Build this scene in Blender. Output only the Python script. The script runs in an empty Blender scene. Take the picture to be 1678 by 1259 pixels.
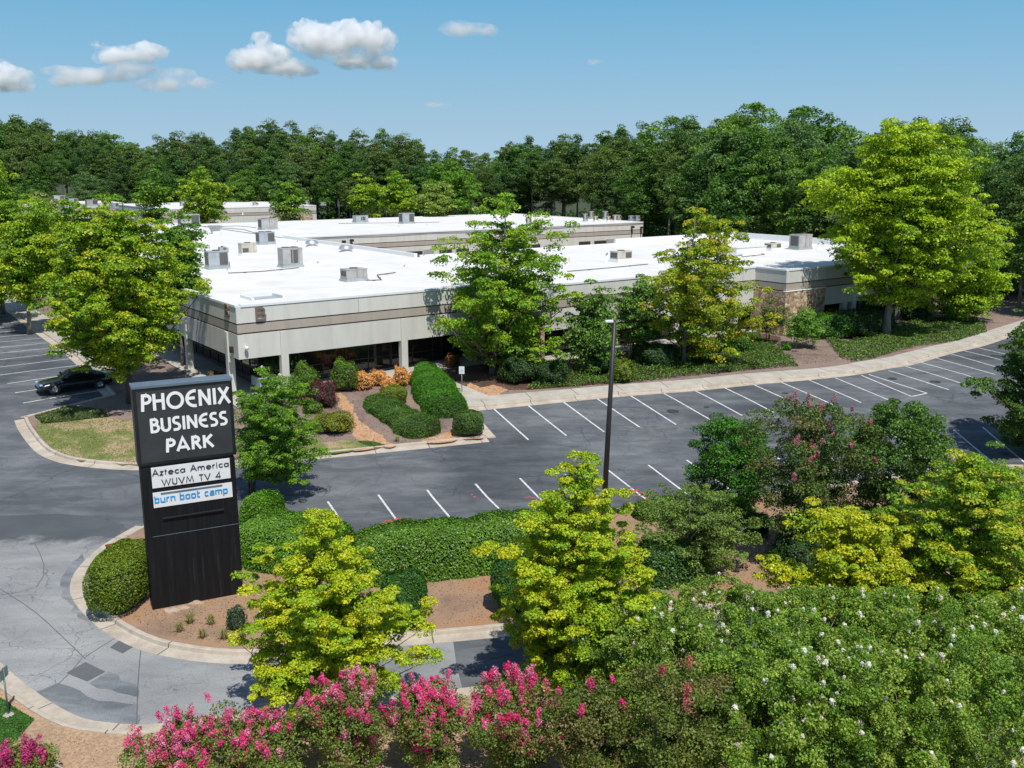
import bpy, bmesh, numpy as np, random
from math import *
from mathutils import Vector, Matrix
rnd = random.Random(7); R = np.random.default_rng(11)
C = bpy.context.scene.collection
# ---------------------------------------------------------------- camera maths (used to survey the site from the picture)
F, CX, CY, H = 1600., 839., 629.5, 16.
PITCH = atan(357/1600.)
def ray(x, y):
    a = (x-CX)/F; b = -(y-CY)/F
    return (a, cos(PITCH)+b*sin(PITCH), -sin(PITCH)+b*cos(PITCH))
GP = [(-1e5,0),(46,0),(52,.35),(62,1.2),(68,1.55),(74,1.7),(1e5,1.7)]
def G(y):
    for (a,b),(c,d) in zip(GP, GP[1:]):
        if y <= c: return b+(d-b)*(y-a)/(c-a)
def gp(x, y, dz=0):
    r = ray(x, y); lo, hi = 1, 4000
    for i in range(60):
        t = (lo+hi)/2
        if H+r[2]*t > G(r[1]*t)+dz: lo = t
        else: hi = t
    return (r[0]*t, r[1]*t, H+r[2]*t)
def pz(x, y, z):
    r = ray(x, y); t = (z-H)/r[2]; return (r[0]*t, r[1]*t)
def py(x, y, Y):
    r = ray(x, y); t = Y/r[1]; return (r[0]*t, Y, H+r[2]*t)
# ---------------------------------------------------------------- materials
MATS = {}
def newmat(name):
    m = bpy.data.materials.new(name); m.use_nodes = True
    nt = m.node_tree; b = nt.nodes['Principled BSDF']; MATS[name] = m
    return m, nt, b
def N(nt, t, **k):
    n = nt.nodes.new(t)
    for a, v in k.items():
        if a.startswith('i_'): n.inputs[a[2:].replace('_',' ')].default_value = v
        else: setattr(n, a, v)
    return n
def ramp(nt, fac, stops, interp='LINEAR'):
    r = N(nt, 'ShaderNodeValToRGB'); e = r.color_ramp.elements; r.color_ramp.interpolation = interp
    while len(e) < len(stops): e.new(.5)
    for k, (p, c) in enumerate(stops):
        e[k].position = p; e[k].color = (*c, 1) if len(c) == 3 else c
    nt.links.new(fac, r.inputs[0]); return r.outputs[0]
def noise(nt, scale, detail=4, rough=.6, dist=0, vec=None, stretch=None):
    tc = N(nt, 'ShaderNodeNewGeometry'); v = tc.outputs['Position'] if vec is None else vec
    if stretch:
        mp = N(nt, 'ShaderNodeMapping'); mp.inputs['Scale'].default_value = stretch
        nt.links.new(v, mp.inputs[0]); v = mp.outputs[0]
    n = N(nt, 'ShaderNodeTexNoise', i_Scale=scale, i_Detail=detail, i_Roughness=rough, i_Distortion=dist)
    nt.links.new(v, n.inputs['Vector']); return n.outputs['Fac']
def mix(nt, f, a, b, mode='MIX'):
    m = N(nt, 'ShaderNodeMix', data_type='RGBA', blend_type=mode)
    for s, v in ((0, f), (6, a), (7, b)):
        if hasattr(v, 'links'): nt.links.new(v, m.inputs[s])
        elif s == 0: m.inputs[s].default_value = v
        else: m.inputs[s].default_value = (*v, 1)
    return m.outputs[2]
def bump(nt, b, h, s=.3, d=.02):
    n = N(nt, 'ShaderNodeBump', i_Strength=s, i_Distance=d)
    nt.links.new(h, n.inputs['Height']); nt.links.new(n.outputs[0], b.inputs['Normal'])
def simple(name, col, rough=.6, metal=0, var=.15, scale=2., bs=0, spec=.5, stretch=None):
    m, nt, b = newmat(name)
    n = noise(nt, scale, 5, stretch=stretch)
    lo = tuple(c*(1-var) for c in col); hi = tuple(min(1, c*(1+var)) for c in col)
    nt.links.new(ramp(nt, n, [(.3, lo), (.7, hi)]), b.inputs['Base Color'])
    b.inputs['Roughness'].default_value = rough; b.inputs['Metallic'].default_value = metal
    b.inputs['Specular IOR Level'].default_value = spec
    if bs: bump(nt, b, n, bs, .02)
    return m
def mixn(name, stops, scale, scale2=30, rough=.9, bs=.4, amt=.35, lo2=(.4,.4,.4), bd=.03):
    m, nt, b = newmat(name)
    a = ramp(nt, noise(nt, scale, 6, .65), stops)
    f = noise(nt, scale2, 3, .7)
    g = ramp(nt, f, [(.35, lo2), (.65, (1.25,1.25,1.25))])
    nt.links.new(mix(nt, amt, a, g, 'MULTIPLY'), b.inputs['Base Color'])
    b.inputs['Roughness'].default_value = rough; b.inputs['Specular IOR Level'].default_value = .2
    bump(nt, b, f, bs, bd); return m
def asphalt(name, dark, light, blotch, cracks, crackcol, cs=.55, fade=False):
    m, nt, b = newmat(name)
    a = ramp(nt, noise(nt, .11, 5, .6, .6), [(.36, dark), (.50, tuple((x+y)/2 for x, y in zip(dark, light))), (.68, light)])
    c = ramp(nt, noise(nt, .55, 6, .7, .3, stretch=(.5, 1.4, 1)), [(.42, (1, 1, 1)), (.62, blotch)])
    a = mix(nt, .8, a, c, 'MULTIPLY')
    g = noise(nt, 22, 2, .8)
    a = mix(nt, .5, a, ramp(nt, g, [(.3, (.62,.62,.62)), (.7, (1.35,1.35,1.35))]), 'MULTIPLY')
    if cracks:
        geo = N(nt, 'ShaderNodeNewGeometry'); w = N(nt, 'ShaderNodeTexNoise', i_Scale=1.2, i_Detail=4)
        nt.links.new(geo.outputs['Position'], w.inputs['Vector'])
        vm = N(nt, 'ShaderNodeVectorMath', operation='MULTIPLY_ADD'); vm.inputs[1].default_value = (.9,.9,.9)
        nt.links.new(w.outputs['Color'], vm.inputs[0]); nt.links.new(geo.outputs['Position'], vm.inputs[2])
        for sc, wd, st in ((cs, .012, 1.), (cs*3.6, .03, .55)):
            v = N(nt, 'ShaderNodeTexVoronoi', feature='DISTANCE_TO_EDGE', i_Scale=sc)
            nt.links.new(vm.outputs[0], v.inputs['Vector'])
            mr = N(nt, 'ShaderNodeMapRange'); mr.inputs[1].default_value = 0; mr.inputs[2].default_value = wd
            mr.inputs[3].default_value = cracks*st; mr.inputs[4].default_value = 0
            nt.links.new(v.outputs['Distance'], mr.inputs[0])
            mm = N(nt, 'ShaderNodeMath', operation='MULTIPLY'); nt.links.new(mr.outputs[0], mm.inputs[0])
            nt.links.new(ramp(nt, noise(nt, .35, 3), [(.42, (0,0,0)), (.55, (1,1,1))]), mm.inputs[1])
            a = mix(nt, mm.outputs[0], a, crackcol)
    if fade:                                                          # worn seal coat thinning out towards the lot
        geo = N(nt, 'ShaderNodeNewGeometry'); sp = N(nt, 'ShaderNodeSeparateXYZ'); nt.links.new(geo.outputs['Position'], sp.inputs[0])
        mr = N(nt, 'ShaderNodeMapRange'); mr.inputs[1].default_value = 38.6; mr.inputs[2].default_value = 42.6; nt.links.new(sp.outputs[1], mr.inputs[0])
        ad = N(nt, 'ShaderNodeMath', operation='ADD'); nt.links.new(mr.outputs[0], ad.inputs[0]); nt.links.new(noise(nt, .55, 6, .7, .5), ad.inputs[1])
        k = ramp(nt, ad.outputs[0], [(.78,(0,0,0)),(1.,(1,1,1))])
        d_ = ramp(nt, noise(nt, .11, 5, .6, .6), [(.36, (.062,.071,.08)), (.68, (.125,.136,.145))]); a = mix(nt, k, a, d_)
    nt.links.new(a, b.inputs['Base Color']); b.inputs['Roughness'].default_value = .88
    b.inputs['Specular IOR Level'].default_value = .25
    bump(nt, b, g, .35, .02); return m
asphalt('asphalt', (.060,.068,.078), (.126,.138,.150), (1.75,1.68,1.58), .55, (.035,.04,.045), .16)
asphalt('old_asphalt', (.215,.22,.222), (.35,.352,.345), (.76,.78,.80), .75, (.09,.092,.095), .55, fade=True)
asphalt('patch_asphalt', (.09,.095,.10), (.13,.135,.14), (1.1,1.1,1.1), .3, (.05,.05,.055), .8)
asphalt('sealed_asphalt', (.085,.10,.115), (.19,.20,.21), (1.9,1.85,1.75), .6, (.2,.21,.22), .8)
simple('oil', (.040,.043,.046), .7, var=.4, scale=3); simple('scuffed_asphalt', (.125,.128,.13), .9, var=.35, scale=2.5)
simple('line_paint', (.62,.63,.62), .7, var=.3, scale=5)
simple('red_paint', (.52,.09,.08), .8, var=.35, scale=9)
def concrete(name, a, b_, jn=3.05):
    m, nt, b = newmat(name)
    n = noise(nt, 1.1, 6, .7); c = ramp(nt, n, [(.3, a), (.7, b_)])
    g = noise(nt, 26, 2, .7); c = mix(nt, .35, c, ramp(nt, g, [(.3, (.7,.7,.7)), (.7, (1.2,1.2,1.2))]), 'MULTIPLY')
    at = N(nt, 'ShaderNodeAttribute', attribute_name='dist')
    md = N(nt, 'ShaderNodeMath', operation='MODULO'); md.inputs[1].default_value = jn
    nt.links.new(at.outputs['Fac'], md.inputs[0])
    lt = N(nt, 'ShaderNodeMath', operation='COMPARE'); lt.inputs[1].default_value = 1.5; lt.inputs[2].default_value = .022
    nt.links.new(md.outputs[0], lt.inputs[0])
    c = mix(nt, lt.outputs[0], c, (.12,.10,.08))
    nt.links.new(c, b.inputs['Base Color']); b.inputs['Roughness'].default_value = .9; bump(nt, b, g, .3, .01)
    return m
concrete('kerb_concrete', (.36,.30,.23), (.56,.50,.42)); concrete('walk_concrete', (.36,.33,.28), (.52,.49,.43), 3.2)
mixn('clay_soil', [(.30,(.42,.22,.12)),(.48,(.38,.25,.16)),(.62,(.30,.20,.14)),(.75,(.22,.145,.105))], .55, 24, amt=.6)
mixn('verge_soil', [(.25,(.50,.30,.17)),(.5,(.44,.30,.19)),(.75,(.33,.23,.15))], .5, 10, amt=.5)
mixn('mulch', [(.3,(.17,.125,.105)),(.5,(.28,.21,.18)),(.72,(.36,.25,.19))], .45, 26, amt=.7, bs=.8)
mixn('dark_mulch', [(.3,(.07,.045,.035)),(.55,(.13,.08,.055)),(.8,(.30,.18,.11))], .8, 16, amt=.8, bs=.8)
mixn('washed_clay', [(.3,(.50,.26,.13)),(.6,(.58,.36,.22)),(.8,(.42,.26,.18))], 1.2, 12, amt=.7, bs=.7)
mixn('lawn_soil', [(.30,(.13,.17,.045)),(.46,(.20,.23,.07)),(.55,(.40,.31,.18)),(.75,(.44,.33,.21))], .45, 12, amt=.6, bs=.6)
mixn('lawn', [(.3,(.045,.12,.02)),(.6,(.075,.17,.03)),(.8,(.12,.2,.05))], .8, 22, amt=.7, bs=.7)
mixn('forest_floor_soil', [(.3,(.04,.06,.025)),(.7,(.09,.10,.05))], .1, 4, amt=.6, bs=.6)
def roofmat():
    m, nt, b = newmat('roof_white')
    c = ramp(nt, noise(nt, .3, 6, .65), [(.3,(.66,.645,.61)),(.55,(.75,.74,.71)),(.7,(.78,.77,.74))])
    k = ramp(nt, noise(nt, .45, 5, .7, .8, stretch=(1,2.2,1)), [(.62,(0,0,0)),(.78,(.75,.75,.75))])
    c = mix(nt, k, c, (.52,.43,.33)); nt.links.new(c, b.inputs['Base Color']); b.inputs['Roughness'].default_value = .7
roofmat()
simple('coping', (.80,.81,.80), .45, var=.03)
def stained(name, col, st=.14):
    m, nt, b = newmat(name)
    n = noise(nt, .8, 5, .65, stretch=(1.5,1.5,.25)); n2 = noise(nt, 45, 2)
    c = ramp(nt, n, [(.3, tuple(c*(1-st) for c in col)), (.62, col)])
    c = mix(nt, .2, c, ramp(nt, n2, [(.3,(.7,.7,.7)),(.7,(1.15,1.15,1.15))]), 'MULTIPLY')
    nt.links.new(c, b.inputs['Base Color']); b.inputs['Roughness'].default_value = .85; bump(nt, b, n2, .25, .01)
    return m
stained('wall_white', (.67,.66,.60)); stained('wall_taupe', (.43,.375,.315)); stained('wall_lower', (.64,.63,.57))
simple('groove_brown', (.095,.06,.048), .7); simple('letter_brown', (.20,.14,.10), .6)
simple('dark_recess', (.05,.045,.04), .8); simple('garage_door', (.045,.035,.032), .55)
simple('door_grey', (.34,.34,.33), .6)
def stone():
    m, nt, b = newmat('stone')
    geo = N(nt, 'ShaderNodeNewGeometry'); w = N(nt, 'ShaderNodeTexNoise', i_Scale=2.2, i_Detail=3)
    nt.links.new(geo.outputs['Position'], w.inputs['Vector'])
    vm = N(nt, 'ShaderNodeVectorMath', operation='MULTIPLY_ADD'); vm.inputs[1].default_value = (.35,.35,.35)
    nt.links.new(w.outputs['Color'], vm.inputs[0]); nt.links.new(geo.outputs['Position'], vm.inputs[2])
    v = N(nt, 'ShaderNodeTexVoronoi', feature='F1', i_Scale=3.4); e = N(nt, 'ShaderNodeTexVoronoi', feature='DISTANCE_TO_EDGE', i_Scale=3.4)
    for k in (v, e): nt.links.new(vm.outputs[0], k.inputs['Vector'])
    sx = N(nt, 'ShaderNodeSeparateColor'); nt.links.new(v.outputs['Color'], sx.inputs[0])
    c = ramp(nt, sx.outputs[0], [(0,(.30,.18,.10)),(.2,(.52,.37,.21)),(.45,(.64,.48,.30)),(.62,(.40,.26,.16)),(.75,(.70,.57,.40)),(.9,(.48,.35,.23))], 'CONSTANT')
    c = mix(nt, .4, c, ramp(nt, noise(nt, 9, 4), [(.3,(.6,.6,.6)),(.7,(1.2,1.2,1.2))]), 'MULTIPLY')
    mr = ramp(nt, e.outputs['Distance'], [(.02,(1,1,1)),(.07,(0,0,0))])
    c = mix(nt, mr, c, (.30,.24,.18))
    nt.links.new(c, b.inputs['Base Color']); b.inputs['Roughness'].default_value = .9
    bump(nt, b, e.outputs['Distance'], .9, .06)
stone()
def glass():
    m, nt, b = newmat('glass'); b.inputs['Base Color'].default_value = (.012,.013,.014,1)
    b.inputs['Roughness'].default_value = .04; b.inputs['Specular IOR Level'].default_value = .7
    n = noise(nt, .6, 2); bump(nt, b, n, .06, .1)
glass()
simple('mullion', (.035,.03,.028), .4); simple('rtu_grey', (.40,.39,.38), .55, var=.22, scale=1.5); simple('rtu_beige', (.52,.48,.40), .6, var=.2, scale=1.5)
simple('rtu_blue', (.36,.40,.42), .5, var=.2, scale=1.5); simple('grille', (.10,.10,.10), .6); simple('vent_metal', (.55,.56,.57), .4, .6, var=.15)
simple('pipe_dark', (.12,.09,.08), .7); simple('rust', (.42,.24,.13), .8); simple('planter', (.30,.36,.39), .6)
simple('sign_black', (.012,.013,.015), .38, var=.4, scale=1.5); simple('sign_charcoal', (.040,.043,.047), .4, var=.2, scale=1.2)
simple('sign_cap', (.11,.15,.19), .5); simple('sign_white', (.72,.73,.73), .5, var=.05); simple('letter_white', (.84,.84,.83), .5, var=.02)
simple('letter_blue', (.02,.30,.62), .5, var=.02); simple('letter_black', (.02,.02,.02), .5, var=.02)
def streaks():
    m, nt, b = newmat('sign_base')
    n = noise(nt, 5, 5, .7, stretch=(1.6,1.6,.08))
    nt.links.new(ramp(nt, n, [(.45,(.006,.0065,.007)),(.60,(.010,.011,.013)),(.78,(.032,.037,.044))]), b.inputs['Base Color'])
    b.inputs['Roughness'].default_value = .55; b.inputs['Specular IOR Level'].default_value = .25
streaks()
simple('pole_dark', (.028,.023,.022), .5); simple('lamp_grey', (.62,.66,.70), .4); simple('post_green', (.16,.22,.20), .6)
simple('sign_post', (.28,.30,.28), .6); simple('stone_grey', (.40,.30,.22), .9, bs=.5); simple('red_block', (.20,.03,.03), .7)
simple('car_paint', (.008,.010,.014), .18, var=.1); MATS['car_paint'].node_tree.nodes['Principled BSDF'].inputs['Coat Weight'].default_value = 1
simple('tyre', (.02,.02,.02), .85); simple('rim', (.50,.50,.51), .3, .9); simple('headlight', (.5,.52,.55), .15); simple('car_red', (.5,.02,.02), .3)
simple('car_trim', (.015,.015,.016), .6); simple('camera_white', (.8,.8,.8), .4)
def bark(name, c):
    m, nt, b = newmat(name)
    n = noise(nt, 6, 5, .7, stretch=(1,1,.25))
    nt.links.new(ramp(nt, n, [(.3, tuple(x*.55 for x in c)), (.7, tuple(x*1.3 for x in c))]), b.inputs['Base Color'])
    b.inputs['Roughness'].default_value = .95; bump(nt, b, n, .6, .03)
bark('bark_grey', (.22,.19,.16)); bark('bark_dark', (.10,.075,.06)); bark('bark_pale', (.38,.33,.28)); bark('bark_red', (.24,.13,.08))
def leafmat(name, tr=.28, rough=.5, spec=.35):
    m, nt, b = newmat(name)
    at = N(nt, 'ShaderNodeAttribute', attribute_name='col')
    nt.links.new(at.outputs['Color'], b.inputs['Base Color'])
    b.inputs['Roughness'].default_value = rough; b.inputs['Specular IOR Level'].default_value = spec
    t = N(nt, 'ShaderNodeBsdfTranslucent'); nt.links.new(mix(nt, 1., at.outputs['Color'], (1.15,1.2,.5), 'MULTIPLY'), t.inputs[0])
    ms = N(nt, 'ShaderNodeMixShader'); ms.inputs[0].default_value = tr
    nt.links.new(b.outputs[0], ms.inputs[1]); nt.links.new(t.outputs[0], ms.inputs[2])
    nt.links.new(ms.outputs[0], nt.nodes['Material Output'].inputs[0]); return m
leafmat('leaf', .26); leafmat('gloss_leaf', .18, .42, .4); leafmat('petal', .3, .7, .2); leafmat('needle', .15, .6, .25)
simple('twig_core', (.035,.045,.018), .95, var=.3, scale=8)
# ---------------------------------------------------------------- object helpers
def tag(o, label=None, cat=None, group=None, kind=None):
    if label: o['label'] = label
    if cat: o['category'] = cat
    if group: o['group'] = group
    if kind: o['kind'] = kind
    return o
def empty(name, loc, rz=0):
    o = bpy.data.objects.new(name, None); C.objects.link(o); o.location = loc; o.rotation_euler = (0,0,rz)
    o.empty_display_size = .3; return o
class MB:
    def __init__(s): s.v = []; s.f = []; s.m = []; s.sm = []
    def add(s, v, f, m=0, sm=False):
        o = len(s.v); s.v += [tuple(p) for p in v]; s.f += [tuple(i+o for i in q) for q in f]
        s.m += [m]*len(f); s.sm += [sm]*len(f); return s
    def box(s, x0, x1, y0, y1, z0, z1, m=0, bev=0):
        if x0 > x1: x0, x1 = x1, x0
        if y0 > y1: y0, y1 = y1, y0
        if bev:
            bm = bmesh.new(); bmesh.ops.create_cube(bm, size=1, matrix=Matrix.Translation(((x0+x1)/2,(y0+y1)/2,(z0+z1)/2)) @ Matrix.Diagonal((x1-x0,y1-y0,z1-z0,1)))
            bmesh.ops.bevel(bm, geom=bm.edges[:], offset=bev, segments=2, affect='EDGES', profile=.5)
            bm.verts.index_update(); s.add([v.co[:] for v in bm.verts], [[v.index for v in f.verts] for f in bm.faces], m); bm.free(); return s
        v = [(x,y,z) for z in (z0,z1) for y in (y0,y1) for x in (x0,x1)]
        return s.add(v, [(0,2,3,1),(4,5,7,6),(0,1,5,4),(2,6,7,3),(0,4,6,2),(1,3,7,5)], m)
    def tube(s, pts, rad, n=8, m=0, cap=True):
        P = [Vector(p) for p in pts]; rad = rad if hasattr(rad, '__len__') else [rad]*len(P); vs = []
        up = Vector((0,0,1))
        for i, p in enumerate(P):
            d = (P[min(i+1,len(P)-1)]-P[max(i-1,0)]).normalized()
            a = d.cross(Vector((1,0,0)) if abs(d.x) < .8 else up).normalized(); b = d.cross(a)
            vs += [p+(a*cos(2*pi*k/n)+b*sin(2*pi*k/n))*rad[i] for k in range(n)]
        fs = [(i*n+k, i*n+(k+1)%n, (i+1)*n+(k+1)%n, (i+1)*n+k) for i in range(len(P)-1) for k in range(n)]
        if cap: fs += [tuple(range(n))[::-1], tuple((len(P)-1)*n+k for k in range(n))]
        return s.add(vs, fs, m, True)
    def lathe(s, prof, n=20, m=0, c=(0,0,0), sc=(1,1)):
        vs = [(c[0]+r*cos(2*pi*k/n)*sc[0], c[1]+r*sin(2*pi*k/n)*sc[1], c[2]+z) for r, z in prof for k in range(n)]
        fs = [(i*n+k, i*n+(k+1)%n, (i+1)*n+(k+1)%n, (i+1)*n+k) for i in range(len(prof)-1) for k in range(n)]
        return s.add(vs, fs, m, True)
    def build(s, name, mats, parent=None, loc=None):
        me = bpy.data.meshes.new(name); me.from_pydata(s.v, [], s.f)
        for k in ([mats] if isinstance(mats, str) else mats): me.materials.append(MATS[k])
        me.polygons.foreach_set('material_index', s.m); me.polygons.foreach_set('use_smooth', s.sm)
        me.update(); o = bpy.data.objects.new(name, me); C.objects.link(o)
        if parent: o.parent = parent
        if loc: o.location = loc
        return o
def tube_obj(name, pts, rad, mat, parent=None): return MB().tube(pts, rad).build(name, mat, parent)
def copy_thing(o, loc, rz, sc, label=None, group=None):
    r = o.copy(); C.objects.link(r); r.location = loc; r.rotation_euler = (0,0,rz); r.scale = sc
    if label: r['label'] = label
    if group: r['group'] = group
    for ch in o.children:
        c = ch.copy(); C.objects.link(c); c.parent = r
    return r
# ---------------------------------------------------------------- ground sheets
def ragged(P, amp, step=.35, seed=3):
    rg = random.Random(seed+int(abs(P[0][0])*100)); out = []; n = len(P); ph = [rg.uniform(0,6.28) for _ in range(4)]; s = 0
    for i in range(n):
        a = np.array(P[i]); b = np.array(P[(i+1)%n]); L = np.linalg.norm(b-a); d = (b-a)/max(L,1e-6); nn = np.array([-d[1],d[0]]); m = max(1,int(L/step))
        for k in range(m):
            t = k/m*L; q = s+t; e = amp*(.5*sin(q*1.3+ph[0])+.35*sin(q*3.1+ph[1])+.25*sin(q*7.3+ph[2])+rg.uniform(-.25,.25)); out.append(tuple(a+d*t+nn*e*min(1,(L-t)/.8+.3)))
        s += L
    return out
def sheet(name, poly, dz, mat, kind='structure', world=False, label=None, cat=None, rag=0):
    P = poly if world else [gp(*p, dz)[:2] for p in poly]
    if rag: P = ragged(P, rag)
    bm = bmesh.new(); f = bm.faces.new([bm.verts.new((x, y, 0)) for x, y in P])
    bmesh.ops.triangulate(bm, faces=bm.faces[:])
    for gy, _ in GP[1:-1]:
        bmesh.ops.bisect_plane(bm, geom=bm.verts[:]+bm.edges[:]+bm.faces[:], plane_co=(0,gy,0), plane_no=(0,1,0))
    bmesh.ops.triangulate(bm, faces=bm.faces[:]); bmesh.ops.recalc_face_normals(bm, faces=bm.faces[:])
    if bm.faces[:][0].normal.z < 0: bmesh.ops.reverse_faces(bm, faces=bm.faces[:])
    for v in bm.verts: v.co.z = G(v.co.y)+dz
    me = bpy.data.meshes.new(name); bm.to_mesh(me); bm.free(); me.materials.append(MATS[mat])
    o = bpy.data.objects.new(name, me); C.objects.link(o); tag(o, label, cat, kind=kind); return o
def smooth(P, step=.6):
    P = [np.array(p[:2], float) for p in P]; out = []
    for i in range(len(P)-1):
        p0 = P[max(i-1,0)]; p1 = P[i]; p2 = P[i+1]; p3 = P[min(i+2,len(P)-1)]
        n = max(2, int(np.linalg.norm(p2-p1)/step))
        for k in range(n):
            t = k/n; out.append(.5*((2*p1)+(-p0+p2)*t+(2*p0-5*p1+4*p2-p3)*t*t+(-p0+3*p1-3*p2+p3)*t**3))
    out.append(P[-1]); return out
def ribbon(name, pts, prof, mat, side=1, label=None, cat=None, kind='structure', step=.6):
    """sweep a profile [(offset, height)] along a world polyline; offset>0 is to the left of travel times side"""
    P = smooth(pts, step); n = len(P); vs = []; fs = []; ds = []; d = 0; k = len(prof)
    for i, p in enumerate(P):
        t = P[min(i+1,n-1)]-P[max(i-1,0)]; t = t/np.linalg.norm(t); nn = np.array([-t[1], t[0]])*side
        if i: d += np.linalg.norm(p-P[i-1])
        for o, z in prof:
            q = p+nn*o; vs.append((q[0], q[1], G(q[1])+z)); ds.append(d)
    for i in range(n-1):
        for j in range(k-1):
            a = i*k+j; f = (a, a+1, a+k+1, a+k); fs.append(f if side < 0 else f[::-1])
    fs += [tuple(range(k)), tuple((n-1)*k+j for j in range(k))[::-1]] if k > 3 else []
    me = bpy.data.meshes.new(name); me.from_pydata(vs, [], fs); me.materials.append(MATS[mat])
    at = me.attributes.new('dist', 'FLOAT', 'POINT'); at.data.foreach_set('value', ds); me.update()
    o = bpy.data.objects.new(name, me); C.objects.link(o); tag(o, label, cat, kind=kind); return o
KERB = [(-.56,-.05),(-.56,.012),(-.03,.022),(0,.15),(.03,.165),(.16,.165),(.17,.05)]
# ---------------------------------------------------------------- foliage
def rand_dirs(n, rg=R):
    v = rg.normal(size=(n,3)); return v/np.linalg.norm(v, axis=1, keepdims=True)
def norm(v): return v/np.maximum(np.linalg.norm(v, axis=1, keepdims=True), 1e-6)
def leaf_mesh(name, P, Nn, S, COL, mat, parent=None, aspect=.62, core=None, loc=None):
    """one small folded rhombic face per leaf"""
    n = len(P); r = R.normal(size=(n,3)); u = norm(np.cross(Nn, r)); v = np.cross(Nn, u)
    S = S[:,None]; fold = Nn*S*.18
    V = np.empty((n,4,3)); V[:,0] = P-u*S*.5; V[:,1] = P+v*S*.5*aspect+fold; V[:,2] = P+u*S*.5; V[:,3] = P-v*S*.5*aspect+fold
    V = V.reshape(-1,3); cv = core[0] if core else np.zeros((0,3)); cf = core[1] if core else []
    nf = n+len(cf); me = bpy.data.meshes.new(name)
    me.vertices.add(len(V)+len(cv)); me.vertices.foreach_set('co', np.vstack([V, cv]).astype(np.float32).ravel())
    loops = list(range(4*n)); cl = [i+4*n for f in cf for i in f]
    me.loops.add(4*n+len(cl)); me.loops.foreach_set('vertex_index', np.array(loops+cl, dtype=np.int32))
    tot = np.array([4]*n+[len(f) for f in cf], dtype=np.int32); st = np.concatenate([[0], np.cumsum(tot)[:-1]]).astype(np.int32)
    me.polygons.add(nf); me.polygons.foreach_set('loop_start', st); me.polygons.foreach_set('loop_total', tot)
    mi = np.zeros(nf, dtype=np.int32); mi[n:] = 1; me.materials.append(MATS[mat])
    if core: me.materials.append(MATS['twig_core'])
    me.polygons.foreach_set('material_index', mi); me.update(calc_edges=True)
    at = me.attributes.new('col', 'FLOAT_COLOR', 'FACE'); c4 = np.ones((nf,4), dtype=np.float32); c4[:n,:3] = np.clip(COL, 0, 1); c4[n:,:3] = .03
    at.data.foreach_set('color', c4.ravel())
    o = bpy.data.objects.new(name, me); C.objects.link(o)
    if parent: o.parent = parent
    if loc is not None: o.location = loc
    return o
def palette(pal, n, w=None):
    pal = np.array(pal); k = R.choice(len(pal), size=n, p=w); a = pal[k]; b = pal[R.choice(len(pal), size=n, p=w)]
    t = R.random((n,1))*.5; return a*(1-t)+b*t
PROF = {
 'ovate': lambda t: np.maximum(.12, np.sin(pi*np.clip(t,0,1)**.75)**.75),
 'maple': lambda t: np.where(t < .30, .60+.40*t/.30, np.where(t < .62, 1-.12*(t-.30)/.32, np.maximum(.12, .88*(1-(t-.62)/.38)**.75))),
 'round': lambda t: np.maximum(.2, np.sqrt(np.clip(1-(2*t-1)**2, 0, 1))),
 'vase': lambda t: np.where(t < .65, .35+.65*t/.65, np.sqrt(np.clip(1-((t-.65)/.37)**2, .05, 1))),
 'dome': lambda t: np.sqrt(np.clip(1-(t*.97)**2.2, .03, 1)),
 'mass': lambda t: np.sqrt(np.clip(1-(t*.98)**5, .03, 1)),
 'pine': lambda t: np.where(t < .35, .45+.55*t/.35, np.maximum(.22, (1-(t-.35)/.68)**.55)),
}
def clumps(cx, cy, rx, ry, z0, z1, n, cr, prof, rough=.22, inner=.35):
    t = R.random(n*5); w = PROF[prof](t); keep = R.random(n*5) < w; t = t[keep][:n]; n = len(t)
    # even coverage over angle
    th = (np.arange(n)*2.39996+R.normal(size=n)*.5) % (2*pi)
    ph = R.random(6)*6.28; amp = R.random(6)
    lob = 1+rough*(amp[0]*np.sin(2*th+ph[0]+3*t)+amp[1]*np.sin(3*th+ph[1]-5*t)+amp[2]*np.sin(5*th+ph[2]+8*t)+.6*amp[3]*np.sin(8*th+ph[3]+15*t))
    out = R.random(n) > inner; fr = np.where(out, .78+.26*R.random(n), .25+.5*R.random(n))
    rr = PROF[prof](t)*lob*fr
    c = cr*(.65+.7*R.random(n))
    hz = z0+(z1-z0)*t-c*.3
    return np.stack([cx+rx*rr*np.cos(th), cy+ry*rr*np.sin(th), hz], 1), c
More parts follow.
